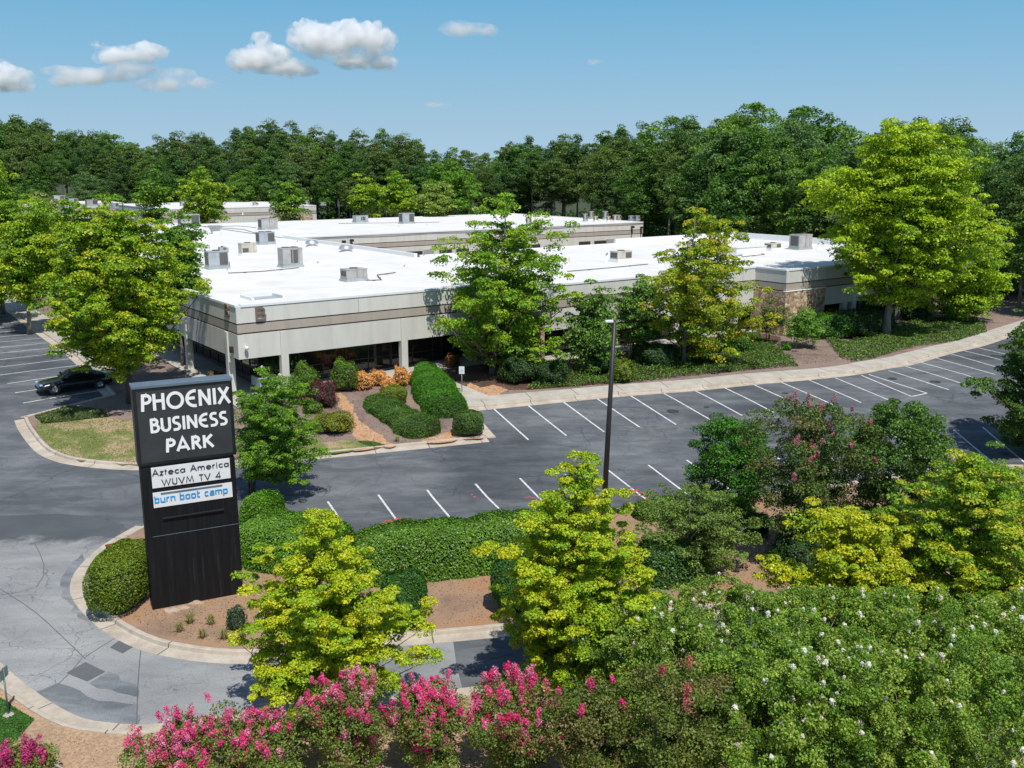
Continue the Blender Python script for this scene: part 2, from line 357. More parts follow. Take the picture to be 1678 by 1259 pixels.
def branch_clumps(cx, cy, rx, ry, z0, z1, nb, cr, prof, rough, droop=.1, per_b=8, x0=0., y0=0.):
    """clumps strung along limbs that run from the stem to the crown's outline: lobes with gaps between them"""
    ph = R.random(6)*6.28; P = []; c = []; br = []; T = []
    tt = np.sort(R.random(nb*6)); tt = tt[R.random(len(tt)) < PROF[prof](tt)*.9+.05]; tt = tt[np.linspace(0, len(tt)-1, nb).astype(int)]
    for i, t in enumerate(tt):
        th = i*2.39996+R.normal()*.35; lob = 1+rough*(sin(2*th+ph[0]+3*t)+.8*sin(3*th+ph[1]-6*t)+.7*sin(5*th+ph[2]+9*t)); f = lob*(.74+.32*R.random())
        if R.random() < .22: f *= .6
        r = float(PROF[prof](np.array(t)))*f; tip = np.array([cx+rx*r*cos(th), cy+ry*r*sin(th), z0+(z1-z0)*min(1.02, t*1.0+.02*R.normal())])
        rr = hypot(tip[0]-cx, tip[1]-cy); zs = max(z0*.7+.05*(z1-z0), tip[2]-rr*(.35+.65*R.random())); k0 = (zs/z1)**1.5; st = np.array([x0+(cx-x0)*k0, y0+(cy-y0)*k0, zs])
        L = np.linalg.norm(tip-st); br.append((st, tip, L)); nn = max(3, int(per_b*(.35+L/max(rx,.1)*.75)))
        for j in range(nn):
            s = 1-(.66*(R.random()**1.2) if j else 0); q = st*(1-s)+tip*s; q[2] -= L*droop*sin(pi*s)*-.6
            q = q+R.normal(size=3)*np.array([1,1,.7])*cr*(.35+.65*(1-abs(s-.6)))*.9; P.append(q); c.append(cr*(.55+.75*R.random())*(1.1-.3*s))
    return np.array(P), np.array(c), br
def branch_wood(mb, tr, P, br, z0, z1, cx, cy, multi=1):
    for q in range(multi):
        a = 2*pi*q/multi+1.; sp = 0 if multi == 1 else tr*1.9; pts = []; m = 10; ex = 0 if multi == 1 else .22*np.ptp(P[:,0])
        for i in range(m):
            t = i/(m-1); k = t**1.5; pts.append(((cx+cos(a)*ex)*k+cos(a)*sp*(1-k)+R.normal()*tr*.35*t, (cy+sin(a)*ex)*k+sin(a)*sp*(1-k)+R.normal()*tr*.35*t, -.1+(z1*.93+.1)*t))
        mb.tube(pts, [tr*(1.4 if i == 0 else 1)*(1-.9*(i/(m-1))) for i in range(m)], 8)
    for st, tip, L in br:
        mid = (st+tip)/2+np.array([0,0,-.05*L])+R.normal(size=3)*.03*L; r0 = max(.012, tr*.40*(1-.8*st[2]/z1)); mb.tube([st, mid, tip], [r0, r0*.6, r0*.15], 5)
def clump_leaves(P, c, per, size, pal, w, flat=.55, up=.6, yvar=.28, jit=.55, tips=None, tipw=.0, under=.25):
    n = len(P); k = np.repeat(np.arange(n), per); m = len(k)
    d = rand_dirs(m); d[:,2] = np.where(R.random(m) < under, d[:,2], np.abs(d[:,2])); d = norm(d)
    rr = .62+.45*R.random(m); stretch = .8+.5*R.random((n,3)); stretch[:,2] = flat*(.8+.4*R.random(n))
    pos = P[k]+d*stretch[k]*(c[k]*rr)[:,None]
    nn = norm(d*.55+np.array([0,0,up])+R.normal(size=(m,3))*jit)
    cc = palette(pal, n, w)[k]*(1+yvar*R.normal(size=(m,1))*.6)
    if tips is not None:
        s = (R.random(m) < tipw*np.clip(d[:,2]+.3, 0, 1)); cc[s] = palette(tips, s.sum())
    return pos, nn, size*(.65+.7*R.random(m)), np.clip(cc*1.32, .004, 1)
def limbs(mb, base, tr, P, c, z0, z1, n, lean=(0,0), crooked=.12, multi=1):
    """trunk(s) plus limbs reaching a spread of clumps"""
    bx, by = base; idx = R.permutation(len(P))[:n]; cxy = P[:,:2].mean(0)
    tops = []
    for q in range(multi):
        a = 2*pi*q/multi+R.random(); sp = 0 if multi == 1 else tr*1.8
        top = np.array([cxy[0]+(0 if multi == 1 else cos(a)*.28*np.ptp(P[:,0])), cxy[1]+(0 if multi == 1 else sin(a)*.28*np.ptp(P[:,1])), z0+(z1-z0)*(.88 if multi == 1 else .7)])
        b0 = np.array([bx+cos(a)*sp, by+sin(a)*sp, -.1]); pts = []; m = 9
        for i in range(m):
            t = i/(m-1); p = b0*(1-t)+top*t; p[:2] = b0[:2]*(1-t**1.6)+top[:2]*t**1.6
            p[:2] += R.normal(size=2)*crooked*tr*2*t; pts.append(p)
        rad = [tr*(1.35 if i == 0 else 1)*(1-.88*(i/(m-1))) for i in range(m)]
        mb.tube(pts, rad, 8); tops.append((pts, rad))
    for j in idx:
        pts, rad = tops[int(R.integers(len(tops)))]; tgt = P[j]; zz = min(max(tgt[2]-np.linalg.norm(tgt[:2]-cxy)*.75, z0*.75), z1*.8)
        k = min(range(len(pts)-1), key=lambda i: abs(pts[i][2]-zz)); k = max(1, k); a = np.array(pts[k]); mid = (a+tgt)/2; mid[2] -= .04*np.linalg.norm(tgt-a)
        mid += R.normal(size=3)*.05*np.linalg.norm(tgt-a); r0 = min(rad[k]*.6, tr*.45)
        mb.tube([a, mid, tgt], [r0, r0*.6, r0*.18], 5)
def tree(name, label, cat, base, box, Y=None, prof='maple', n=200, cr=.5, per=140, leaf=.12, pal=None, w=None, tr=.12, depth=None, nl=26, bark='bark_grey', group=None, multi=1, dup_y=0, tips=None, tipw=0, rough=.22, flat=.55, mat='leaf', up=.6, inner=.35, blossoms=None, jit=.55, extra=None, kind_crown='crown', branchy=7, dens=1.4):
    """base = ground pixel, or (px x, depth) with Y given; box = crown x0,x1,y0,y1 in picture pixels at the tree's depth"""
    if Y is None: b = gp(*base, .13)
    else:
        q = py(base[0], 600, Y); b = (q[0], Y, G(Y)+.13)
    yy = b[1]+dup_y
    L = py(box[0], (box[2]+box[3])/2, yy); Rr = py(box[1], (box[2]+box[3])/2, yy); top = py((box[0]+box[1])/2, box[2], yy)[2]; bot = py((box[0]+box[1])/2, box[3], yy)[2]
    rx = (Rr[0]-L[0])/2; cx = (Rr[0]+L[0])/2-b[0]; z0 = max(bot-b[2], .25); z1 = top-b[2]; ry = rx*.95 if depth is None else depth
    z0 += .25*ry*.22
    root = empty(name, b); tag(root, label, cat, group)
    re_ = max(rx*.6, rx-cr*.55); br = None
    if branchy:
        P, c, br = branch_clumps(cx, dup_y, re_, re_*ry/rx, z0, z1, max(12,int(n*dens/branchy)), cr, prof, rough, per_b=branchy)
        p2, c2 = clumps(cx, dup_y, re_*.8, re_*.8*ry/rx, z0, z0+(z1-z0)*.9, int(n*.22*dens), cr, prof, rough, .35); P = np.vstack([P,p2]); c = np.concatenate([c,c2])
    else: P, c = clumps(cx, dup_y, re_, re_*ry/rx, z0, z1, n, cr, prof, rough, inner)
    if extra:      # extra crown lobes: (px x0,x1,y0,y1, n)
        for (a0, a1, b0, b1, m) in extra:
            m = int(m*1.2)
            l = py(a0,(b0+b1)/2,yy); r = py(a1,(b0+b1)/2,yy); tt = py((a0+a1)/2,b0,yy)[2]-b[2]; bb = py((a0+a1)/2,b1,yy)[2]-b[2]
            p2, c2 = clumps((l[0]+r[0])/2-b[0], dup_y, (r[0]-l[0])/2, (r[0]-l[0])/2, bb, tt, m, cr, 'round', .15, .3); P = np.vstack([P,p2]); c = np.concatenate([c,c2])
    P[:,2] = np.maximum(P[:,2], .2)
    mb = MB()
    if br: branch_wood(mb, tr, P, br, z0, z1, cx, dup_y, multi)
    else: limbs(mb, (0,0), tr, P, c, z0, z1, nl, multi=multi)
    mb.build('trunk', bark, root)
    A = clump_leaves(P, c, per, leaf, pal, w, flat, up, tips=tips, tipw=tipw, jit=jit)
    leaf_mesh(kind_crown, *A, mat, root)
    if blossoms:
        cnt, sz, bp, topbias, petal = blossoms
        sc = (P[:,2]-z0)/(z1-z0)*topbias-P[:,1]*.12/ry+R.random(len(P)); k = np.argsort(-sc)[:min(cnt, int(len(P)*.75))]; k = np.concatenate([k]*int(ceil(cnt/len(k))))[:cnt]
        PP = []; NN = []; SS = []; CC = []
        for j in k:
            o = P[j]+np.array([R.normal()*c[j]*.5, -abs(R.normal())*c[j]*.3, c[j]*flat*(.9+.3*R.random())]); m = int(150*(.6+.8*R.random()))
            d = rand_dirs(m); h = (R.random(m))**.8; s = sz*(.5+1.0*R.random()); ax = norm(np.array([[R.normal()*.35, R.normal()*.35, 1.]]))[0]
            p = o+ax*(h*s*(1.5 if bp is not WH else .7))[:,None]+d*((1-.6*h)*s*.85*R.random(m)**.4)[:,None]
            cc = np.array(bp[int(R.integers(len(bp)))])
            PP.append(p); NN.append(norm(d+R.normal(size=(m,3))*.4)); SS.append(np.full(m, petal)*(.7+.6*R.random(m))); CC.append(cc*(1+.22*R.normal(size=(m,1))))
        leaf_mesh('blossoms', np.vstack(PP), np.vstack(NN), np.concatenate(SS), np.clip(np.vstack(CC),.01,1), 'petal', root, .8)
    return root
def ico(sub=3):
    bm = bmesh.new(); bmesh.ops.create_icosphere(bm, subdivisions=sub, radius=1); v = np.array([x.co[:] for x in bm.verts]); f = [[a.index for a in q.verts] for q in bm.faces]; bm.free(); return v, f
def bush(name, label, cat, base, w, h, Yd=None, pw=2.4, n=5000, leaf=.07, pal=None, wts=None, group=None, rough=.08, mat='leaf', dz=.13, loose=0., depth=None, rz=0, sink=.1, world=None):
    """clipped or loose shrub: leaf shell over a twiggy core; w,h in picture pixels (w across, h of height)"""
    b = world if world else gp(*base, dz); m = b[1]/1600*1.0
    rx = w*m/2*1.0; hz = h*m; ry = depth if depth else rx
    if loose: rough = max(rough, .2)
    root = empty(name, (b[0], b[1]+ry*.0, b[2]), rz); tag(root, label, cat, group)
    d = rand_dirs(n); d[:,2] = np.where(d[:,2] < -.55, -d[:,2], d[:,2]); ph = R.random(8)*6.28
    def surf(d):
        p = pw; s = (np.abs(d[:,0])**p+np.abs(d[:,1])**p+np.abs(d[:,2])**p)**(-1/p)
        l = 1+rough*(np.sin(3*d[:,0]*2+ph[0])+np.sin(4*d[:,1]*2+ph[1])+np.sin(5*d[:,2]+ph[2]+4*d[:,0])+.7*np.sin(11*d[:,0]+ph[3])*np.sin(9*d[:,1]+ph[4]))*.5
        return d*(s*l)[:,None]
    Pn = surf(d); P = Pn*(1-.10*R.random(n)**2+loose*np.abs(R.normal(size=n)))[:,None]; sc = np.array([rx, ry, hz/2]); P = P*sc; P[:,2] += hz/2-sink*hz*.3
    keep = P[:,2] > .02; P = P[keep]; d = d[keep]; m_ = len(P)
    nn = norm(d/sc*rx+np.array([0,0,.3])+R.normal(size=(m_,3))*.55)
    blot = .5+.5*np.sin(P[:,0]*5/rx+ph[5])*np.sin(P[:,1]*5/rx+ph[6])
    cc = palette(pal, m_, wts)*(.85+.3*blot[:,None])*(1+.18*R.normal(size=(m_,1)))
    v, f = ico(3); cv = surf(v)*sc*.86; cv[:,2] += hz/2-sink*hz*.3; cv[:,2] = np.maximum(cv[:,2], .0)
    leaf_mesh('foliage', P, nn, leaf*(.6+.8*R.random(m_)), np.clip(cc,.004,1), mat, root, core=(cv, f)); 
    mb = MB(); 
    for q in range(4): a = q*1.7; mb.tube([(cos(a)*rx*.12, sin(a)*ry*.12, -.1), (cos(a)*rx*.4, sin(a)*ry*.4, hz*.45)], [.03,.015], 5)
    mb.build('stem', 'bark_dark', root); return root
def hedge(name, label, pts, wd, h, n, leaf, pal, wts=None, mat='gloss_leaf', cat='hedge', world=False, pw=5.5, rough=.022, group=None, taper=None):
    P0 = smooth([(p if world else gp(*p, .13)) for p in pts], .25); P0 = np.array(P0); o = P0.mean(0)
    L = np.concatenate([[0], np.cumsum(np.linalg.norm(np.diff(P0, axis=0), axis=1))]); Lt = L[-1]
    root = empty(name, (o[0], o[1], G(o[1])+.13)); tag(root, label, cat, group); ph = R.random(8)*6.28
    def ev(s, a, k=1.):
        x = np.interp(s, L, P0[:,0]); y = np.interp(s, L, P0[:,1]); e = .05
        tx = np.interp(s+e, L, P0[:,0])-np.interp(s-e, L, P0[:,0]); ty = np.interp(s+e, L, P0[:,1])-np.interp(s-e, L, P0[:,1]); tn = np.hypot(tx, ty)+1e-9
        nx, ny = -ty/tn, tx/tn; ca, sa = np.cos(a), np.sin(a)
        q = (np.abs(ca)**pw+np.abs(sa)**pw)**(-1/pw)*(1+rough*(np.sin(s*1.7+ph[0])+np.sin(s*3.1+ph[1]+2*a)+.6*np.sin(s*6+ph[2]-3*a)))
        end = np.minimum(s, Lt-s); cap = np.sqrt(np.clip(1-np.clip(1-end/(wd*.5), 0, 1)**2.6, .0, 1)); tp = 1. if taper is None else np.interp(s/Lt, *zip(*taper))
        off = q*ca*wd*.5*k*np.maximum(cap,.05)*tp; z = q*sa*h*k*np.maximum(cap**.6,.25)*tp
        gz = np.array([G(v) for v in (y+ny*off)])-G(o[1])
        return np.stack([x+nx*off-o[0], y+ny*off-o[1], z+gz], 1), np.stack([nx*ca, ny*ca, sa], 1)
    s = R.random(n)*Lt; a = R.random(n)*pi; P, Nn = ev(s, a, 1.); P = P*1.
    P[:,2] -= R.random(n)**2*.12; m_ = n
    nn = norm(Nn+np.array([0,0,.3])+R.normal(size=(n,3))*.5)
    P += Nn*(R.normal(size=(n,1))*.04)
    cc = palette(pal, n, wts)*(1+.15*np.sin(P[:,:1]*2.3+ph[4])*np.sin(P[:,1:2]*2.9+ph[5]))*(1+.2*R.normal(size=(n,1)))
    ns = max(8, int(Lt/.4)); na = 12; S, A = np.meshgrid(np.linspace(0, Lt, ns), np.linspace(0, pi, na), indexing='ij'); cv, _ = ev(S.ravel(), A.ravel(), .88)
    cf = [(i*na+j, (i+1)*na+j, (i+1)*na+j+1, i*na+j+1) for i in range(ns-1) for j in range(na-1)]
    leaf_mesh('foliage', P, nn, leaf*(.6+.8*R.random(n)), np.clip(cc,.004,1), mat, root, core=(cv, cf))
    return root
def in_poly(x, y, P):
    c = np.zeros(len(x), bool); j = len(P)-1
    for i in range(len(P)):
        xi, yi = P[i]; xj, yj = P[j]
        c ^= ((yi > y) != (yj > y)) & (x < (xj-xi)*(y-yi)/(yj-yi+1e-12)+xi); j = i
    return c
def groundcover(name, label, poly, n, leaf, pal, hgt=.35, mat='leaf', wts=None, cat='ground cover', world=False, upb=.5):
    P = np.array([p if world else gp(*p, .13)[:2] for p in poly]); lo = P.min(0); hi = P.max(0); X = R.random((n*4,2))*(hi-lo)+lo
    X = X[in_poly(X[:,0], X[:,1], P)][:n]; n = len(X); ph = R.random(6)*6.28
    md = (.5+.5*np.sin(X[:,0]*1.7+ph[0]+np.sin(X[:,1]*.8))*np.sin(X[:,1]*1.9+ph[1]))*.6+.4*R.random(n)
    z = np.array([G(v) for v in X[:,1]])+.13+hgt*md*(.5+.5*R.random(n))
    nn = norm(np.array([[0,0,upb]])+R.normal(size=(n,3))*.6)
    cc = palette(pal, n, wts)*(1+.2*R.normal(size=(n,1)))*(.8+.4*md[:,None])
    o = leaf_mesh(name, np.column_stack([X, z]), nn, leaf*(.6+.8*R.random(n)), np.clip(cc,.004,1), mat)
    tag(o, label, cat, kind='stuff'); return o
# ================================================================ SETTING
c36, s36 = cos(radians(36)), sin(radians(36))
B0 = pz(386, 501, 7.5)
def bw(u, v): return (B0[0]+u*c36-v*s36, B0[1]+u*s36+v*c36)          # building frame -> world
def bl(q): dx, dy = q[0]-B0[0], q[1]-B0[1]; return (dx*c36+dy*s36, -dx*s36+dy*c36)
def pv(x, y, v0):                                                     # pixel on the vertical plane v = v0 -> (u, z)
    r = ray(x, y); d = -r[0]*s36+r[1]*c36; o = -(-B0[0])*s36*-1
    ov = -(0-B0[0])*s36+(0-B0[1])*c36; t = (v0-ov)/d; q = (r[0]*t, r[1]*t); return bl(q)[0], H+r[2]*t
sheet('terrain', [(-3000,-200),(3000,-200),(3000,5000),(-3000,5000)], -.06, 'forest_floor_soil', world=True)
sheet('parking_lot', [(-120,22),(150,22),(150,75),(60,215),(-150,215)], 0, 'asphalt', world=True)
K1 = [bw(-5.3, 130), bw(-5.2, 95), bw(-4.8, 60), bw(-5.2, 35), bw(-5.4, 20), gp(160,622)[:2], gp(187,650)[:2]]
K2 = [gp(187,650)[:2], gp(110,669)[:2], gp(40,687)[:2]]
K3 = [gp(*p)[:2] for p in [(40,687),(48,704),(72,734),(98,749),(130,757),(200,764),(290,765),(380,761),(480,751),(560,743),(640,735),(720,727),(798,719)]]
K4 = [gp(*p)[:2] for p in [(798,719),(757,671)]]
K5 = [gp(*p)[:2] for p in [(757,671),(808,666),(922,655),(1032,645),(1138,637),(1234,627),(1326,619),(1400,611),(1440,603),(1484,596),(1520,586),(1557,576),(1600,566),(1640,553),(1678,540),(1740,520)]]
K6 = [gp(*p)[:2] for p in [(240,864),(330,868),(430,878),(560,886),(700,875),(850,858),(1000,842),(1085,834),(1200,821),(1400,796),(1577,769),(1680,768),(1780,770)]]
K7 = [gp(*p)[:2] for p in [(240,864),(203,885),(173,907),(153,928),(142,946),(141,968),(155,991),(183,1018),(216,1039),(256,1056),(300,1066),(353,1073),(413,1075),(500,1070),(640,1049),(760,1038),(830,1031),(950,1018),(1100,1004),(1300,990),(1500,975),(1780,950)]]
K8 = [gp(*p)[:2] for p in [(-160,1000),(-60,1070),(0,1123),(20,1139),(60,1168),(110,1193),(160,1202),(216,1206),(266,1202),(420,1183),(520,1173),(740,1146),(930,1122),(1200,1092),(1500,1052),(1780,1020)]]
sm = lambda K: [tuple(p) for p in smooth(K)]
block = sm(K1)+sm(K2)[1:]+sm(K3)[1:]+sm(K4)[1:]+sm(K5)[1:]+[(90,110),(90,215),(-75,215)]
sheet('planting_bed', block, .13, 'mulch', world=True)
island = sm(K6)+sm(K7)[::-1][:-1]
sheet('island_soil', island, .13, 'clay_soil', world=True)
verge = sm(K8)+[(40,2),(-40,2)]
sheet('verge', verge, .13, 'verge_soil', world=True)
for nm, K, s in (('kerb',K1,1),('kerb',K2,1),('kerb',K3,1),('kerb',K4,1),('kerb',K5,1),('kerb',K6,-1),('kerb',K7,1),('kerb',K8,-1)):
    ribbon(nm, K, KERB, 'kerb_concrete', s)
# sidewalks
WK = [(.16,.164),(1.75,.168),(1.76,.1)]
ribbon('sidewalk', K5, [(.175,.10),(.175,.168),(1.65,.17),(1.66,.08)], 'walk_concrete', 1)
ribbon('sidewalk', K1[:-1], [(.175,.10),(.175,.168),(1.9,.17),(1.91,.08)], 'walk_concrete', 1)
sheet('walkway', [bw(-.6,-.9),bw(20,-.9),bw(20,2.6),bw(2.4,2.6),bw(2.4,50),bw(-.6,50)], .20, 'walk_concrete', world=True)
sheet('walkway', [bw(19.5,-3.6),bw(46,-3.6),bw(46,-.6),bw(19.5,-.6)], .205, 'walk_concrete', world=True)
sheet('walkway', [(bw(10.6,-8.4)),bw(13.6,-8.4),bw(13.6,-.9),bw(11.6,-.9)], .172, 'walk_concrete', world=True)
# aged drive surface, patches
sheet('old_drive', [(-150,850),(0,846),(90,842),(150,846),(205,860),(185,884),(160,905),(140,935),(130,975),(150,1008),(200,1045),(260,1070),(350,1086),(450,1086),(640,1060),(742,1047),(748,1090),(758,1130),(756,1139),(520,1165),(266,1193),(216,1196),(160,1192),(110,1183),(60,1158),(20,1129),(0,1113),(-100,1040)], .005, 'old_asphalt')
sheet('dark_patch', [(108,1103),(140,1085),(173,1101),(143,1117)], .009, 'patch_asphalt')
sheet('dark_patch', [(180,1061),(200,1046),(232,1052),(201,1071)], .009, 'patch_asphalt')
sheet('sealed_patch', [(46,1139),(90,1122),(130,1131),(165,1146),(226,1155),(224,1193),(170,1191),(120,1184),(70,1160)], .0085, 'sealed_asphalt', rag=0.16)
sheet('sealed_patch', [(96,975),(104,945),(124,915),(140,905),(134,930),(128,965),(136,995),(160,1020),(150,1024),(128,1012)], .0085, 'sealed_asphalt', rag=0.16)
sheet('sealed_patch', [(173,1103),(215,1120),(226,1122),(226,1143),(190,1138),(150,1120)], .0095, 'sealed_asphalt', rag=0.16)
def strip(name, pts, w, dz, mat):
    P = [np.array(gp(*p, dz)[:2]) for p in pts]; return ribbon(name, P, [(-w/2,dz),(w/2,dz)], mat, 1, step=1)
for i, pts in enumerate([[(0,965),(60,1005),(140,1080)],[(135,1078),(95,1122),(50,1140)],[(138,1078),(185,1048),(215,1040)],[(231,1062),(226,1120),(224,1190)],[(0,975),(60,962),(72,925),(56,890)]]):
    strip('pavement_crack', pts, .03, .012, 'patch_asphalt')
# bay markings
back = [(808,669,866,721),(866,665,928,714),(922,658,990,708),(979,654,1048,700),(1032,648,1108,696),(1086,644,1164,688),(1138,640,1216,681),(1186,635,1268,676),(1234,630,1322,671),(1281,627,1368,665),(1326,623,1411,660),(1369,619.5,1457,656),(1411,615,1494,650),(1424,614,1519,644.5),(1456,607.5,1555,639),(1484,600.5,1582,630.5),(1509,594,1607,622.5),(1530,586,1631,614),(1557,580,1631,601),(1580,575,1640,590),(1600,569.5,1655,582)]
front = [(537,822,577,880),(620,811,670,880),(700,803,756,870),(779,793,848,863),(852,784,928,855),(925,777,1002,842),(997,771,1078,831),(1062,762,1150,826),(1125,754,1215,815),(1190,746,1285,805),(1255,738,1350,797),(1325,728,1420,786),(1400,718,1490,776),(1462,712,1540,768),(1513,704,1577,767),(1563,705,1640,768),(1610,700,1682,760),(1660,693,1740,755)]
MK = MB(); allm = []
for (a,b_,c,d) in back+front:
    p, q = Vector(gp(a,b_,.006)), Vector(gp(c,d,.006)); allm.append((p,q))
allm.append((Vector(gp(1494,650,.006)), Vector(gp(1519,644.5,.006))))
for k in range(20):                                                   # west lot
    v = 5.97+k*2.75; p = bw(-5.95, v); q = bw(-11.2, v); allm.append((Vector((*p,0)), Vector((*q,0))))
for k in range(20):
    v = 3+k*2.75; p = bw(-19, v); q = bw(-24.2, v); allm.append((Vector((*p,0)), Vector((*q,0))))
for p, q in allm:
    n_ = max(2, int((q-p).length/.8)); t = (q-p).normalized(); s = Vector((-t.y,t.x,0)).normalized()*.052; vs = []
    for i in range(n_+1):
        c = p.lerp(q, i/n_)
        for sg in (1,-1): e = c+s*sg; vs.append((e.x, e.y, G(e.y)+.0075))
    MK.add(vs, [(2*i,2*i+1,2*i+3,2*i+2) for i in range(n_)])
tag(MK.build('parking_bay_lines', 'line_paint'), kind='structure')
for i in range(11):
    p, q = allm[rnd.randrange(0, 38)]; c = p.lerp(q, rnd.uniform(.15,.8)); s_ = rnd.uniform(.15,.5); ox = rnd.uniform(.8,1.6)
    sheet('oil_stain', ragged([(c.x+ox+s_*cos(k*.7)*1.1, c.y-.3+s_*sin(k*.7)*1.1) for k in range(9)], .06, .15, i), .0055, 'oil', world=True)
for i in range(9):
    x, y = rnd.uniform(-2,30), rnd.uniform(48,60); s_ = rnd.uniform(.5,1.5)
    sheet('scuff', ragged([(x+s_*1.8*cos(k*.7), y+s_*.5*sin(k*.7)) for k in range(9)], .15, .2, i), .0052, 'scuffed_asphalt', world=True)
RM = MB()
for (x, y, s) in [(640,855,9),(650,852,6),(634,858,6),(700,850,4),(668,856,7),(1045,807,7),(1050,812,8),(1038,803,6),(1056,815,5),(872,818,8),(775,812,3),(1553,752,8),(1560,757,6)]:
    for k in range(3):
        x1 = x+rnd.uniform(-s,s); y1 = y+rnd.uniform(-3,3); a = Vector(gp(x1-s*.6,y1-rnd.uniform(-2,2),.011)); b_ = Vector(gp(x1+s*.6,y1+rnd.uniform(-2,2),.011)); t = (b_-a).normalized(); n_ = Vector((-t.y,t.x,0))*.05
        RM.add([(v.x,v.y,G(v.y)+.011+.0012*k) for v in (a-n_,b_-n_,b_+n_,a+n_)], [(0,1,2,3)])
tag(RM.build('utility_paint_marks', 'red_paint'), kind='structure')
# bed surfaces
sheet('dark_bark_bed', [bw(12.2,-.95),bw(19.4,-.95),bw(19.4,-3.7),bw(45,-3.7),bw(45,-6.9),bw(57,-8.5),bw(57,-11),bw(46,-12.8),bw(33,-12),(gp(1000,632)[:2]),(gp(880,641)[:2]),(gp(800,645)[:2]),(gp(768,650)[:2])], .135, 'dark_mulch', world=True, rag=0.1)
sheet('washed_clay', [(548,645),(560,640),(580,672),(600,700),(640,722),(650,731),(560,740),(555,735),(590,725),(575,700),(560,672)], .137, 'washed_clay', rag=0.22)
sheet('washed_clay', [(752,640),(770,628),(790,636),(812,630),(835,640),(800,650),(765,652)], .141, 'washed_clay', rag=0.22)
sheet('washed_clay', [(735,706),(742,694),(750,706),(790,716),(796,718),(700,726),(690,722)], .137, 'washed_clay', rag=0.22)
sheet('bare_mulch', [bw(38,-12.7),bw(41.5,-8.6),bw(45,-6.4),bw(52,-6.4),bw(50,-9),bw(46.5,-14.2),bw(42,-15.2)], .141, 'mulch', world=True, rag=0.2)
lawnW = [(62,686),(110,692),(160,684),(235,690),(300,695),(320,750),(290,762),(200,761),(135,754),(100,745),(78,730),(58,700)]
sheet('worn_lawn', lawnW, .138, 'lawn_soil', rag=0.12)
sheet('worn_lawn', [(470,748),(500,727),(560,722),(600,722),(640,731),(560,741)], .138, 'lawn_soil', rag=0.12)
lawnC = [(-120,1030),(-40,1100),(0,1143),(25,1160),(57,1179),(33,1206),(0,1238),(-60,1300),(-200,1300)]
sheet('corner_lawn', lawnC, .138, 'lawn')
# ================================================================ BUILDINGS
ZB, ZR = 1.75, 7.5
def wall_run(root, p0, p1, parts, inward=1):
    """box strip between two points in building frame, thickness t inward; list of (name, mat, z0, z1, out)"""
    pass
def strip_box(mb, p0, p1, z0, z1, out, t, m=0, ex=0):
    p0 = np.array(p0, float); p1 = np.array(p1, float); d = (p1-p0)/np.linalg.norm(p1-p0); n = np.array([d[1], -d[0]])   # outward = right of travel
    a = p0-d*ex; b_ = p1+d*ex; q = [a+n*out, b_+n*out, b_-n*(t-out) if 0 else b_+n*(out-t), a+n*(out-t)]
    v = [(x,y,z) for z in (z0,z1) for x,y in q]
    mb.add(v, [(3,2,1,0),(4,5,6,7),(0,1,5,4),(1,2,6,5),(2,3,7,6),(3,0,4,7)], m)
def poly_slab(mb, P, z0, z1, m=0):
    n = len(P); v = [(x,y,z0) for x,y in P]+[(x,y,z1) for x,y in P]
    mb.add(v, [tuple(range(n))[::-1], tuple(n+i for i in range(n))]+[(i,(i+1)%n,n+(i+1)%n,n+i) for i in range(n)], m)
def facade(root, runs, zlow=4.05, zr=ZR):
    """runs: list of (p0,p1,kind) travelling with the outside on the right"""
    up = MB(); bd = MB(); lo = MB(); gr = MB(); cp = MB()
    for (p0, p1, kind, e0, e1) in runs:
        p0 = np.array(p0, float); p1 = np.array(p1, float); d = (p1-p0)/np.linalg.norm(p1-p0); a = p0+d*e0; b_ = p1-d*e1
        strip_box(up, a, b_, zr-1.16, zr-.14, 0, .3); strip_box(gr, a, b_, zr-1.25, zr-1.16, -.05, .25); strip_box(bd, a, b_, zr-1.78, zr-1.25, -.012, .28)
        strip_box(gr, a, b_, zr-1.88, zr-1.78, -.05, .25); strip_box(cp, a, b_, zr-.14, zr, .05, .42)
        strip_box(cp, a, b_, zr-.155, zr-.14, -.02, .1)
        if kind == 'panel': strip_box(lo, a, b_, zlow, zr-1.88, 0, .3)
        L = np.linalg.norm(b_-a)
        for k in range(1, int(L/8.2)+1):                              # panel joints
            q = a+d*k*8.2
            if k*8.2 < L-.5: strip_box(gr, q, q+d*.02, zr-1.16, zr-.14, .003, .05)
    up.build('parapet_panel', 'wall_white', root); bd.build('fascia_band', 'wall_taupe', root)
    if lo.v: lo.build('lower_panel', 'wall_lower', root)
    gr.build('band_trim', 'groove_brown', root); cp.build('coping', 'coping', root)
def column(root, u0, u1, v0, v1, z1=5.62): MB().box(u0,u1,v0,v1,ZB-.1,z1,bev=.015).build('column', 'wall_lower', root)
def window(root, p0, p1, z0, z1, nm, tr=.62):
    p0 = np.array(p0, float); p1 = np.array(p1, float); L = np.linalg.norm(p1-p0); d = (p1-p0)/L; g = MB(); strip_box(g, p0, p1, z0, z1, 0, .06)
    w = g.build('window', 'glass', root); f = MB()
    for k in range(nm+1):
        q = p0+d*(L-.06)*k/nm; strip_box(f, q, q+d*.06, z0, z1, .05, .06)
    for z in (z0, z0+(z1-z0)*tr*.55, z1-.07): strip_box(f, p0+d*.062, p1-d*.062, z, z+.05, .045, .05)
    f.build('frame', 'mullion', w); return w
BR = empty('office_building', (*B0[:2], 0), radians(36))
tag(BR, 'long low office building with tan band, big white roof and letter B on its corner', 'building')
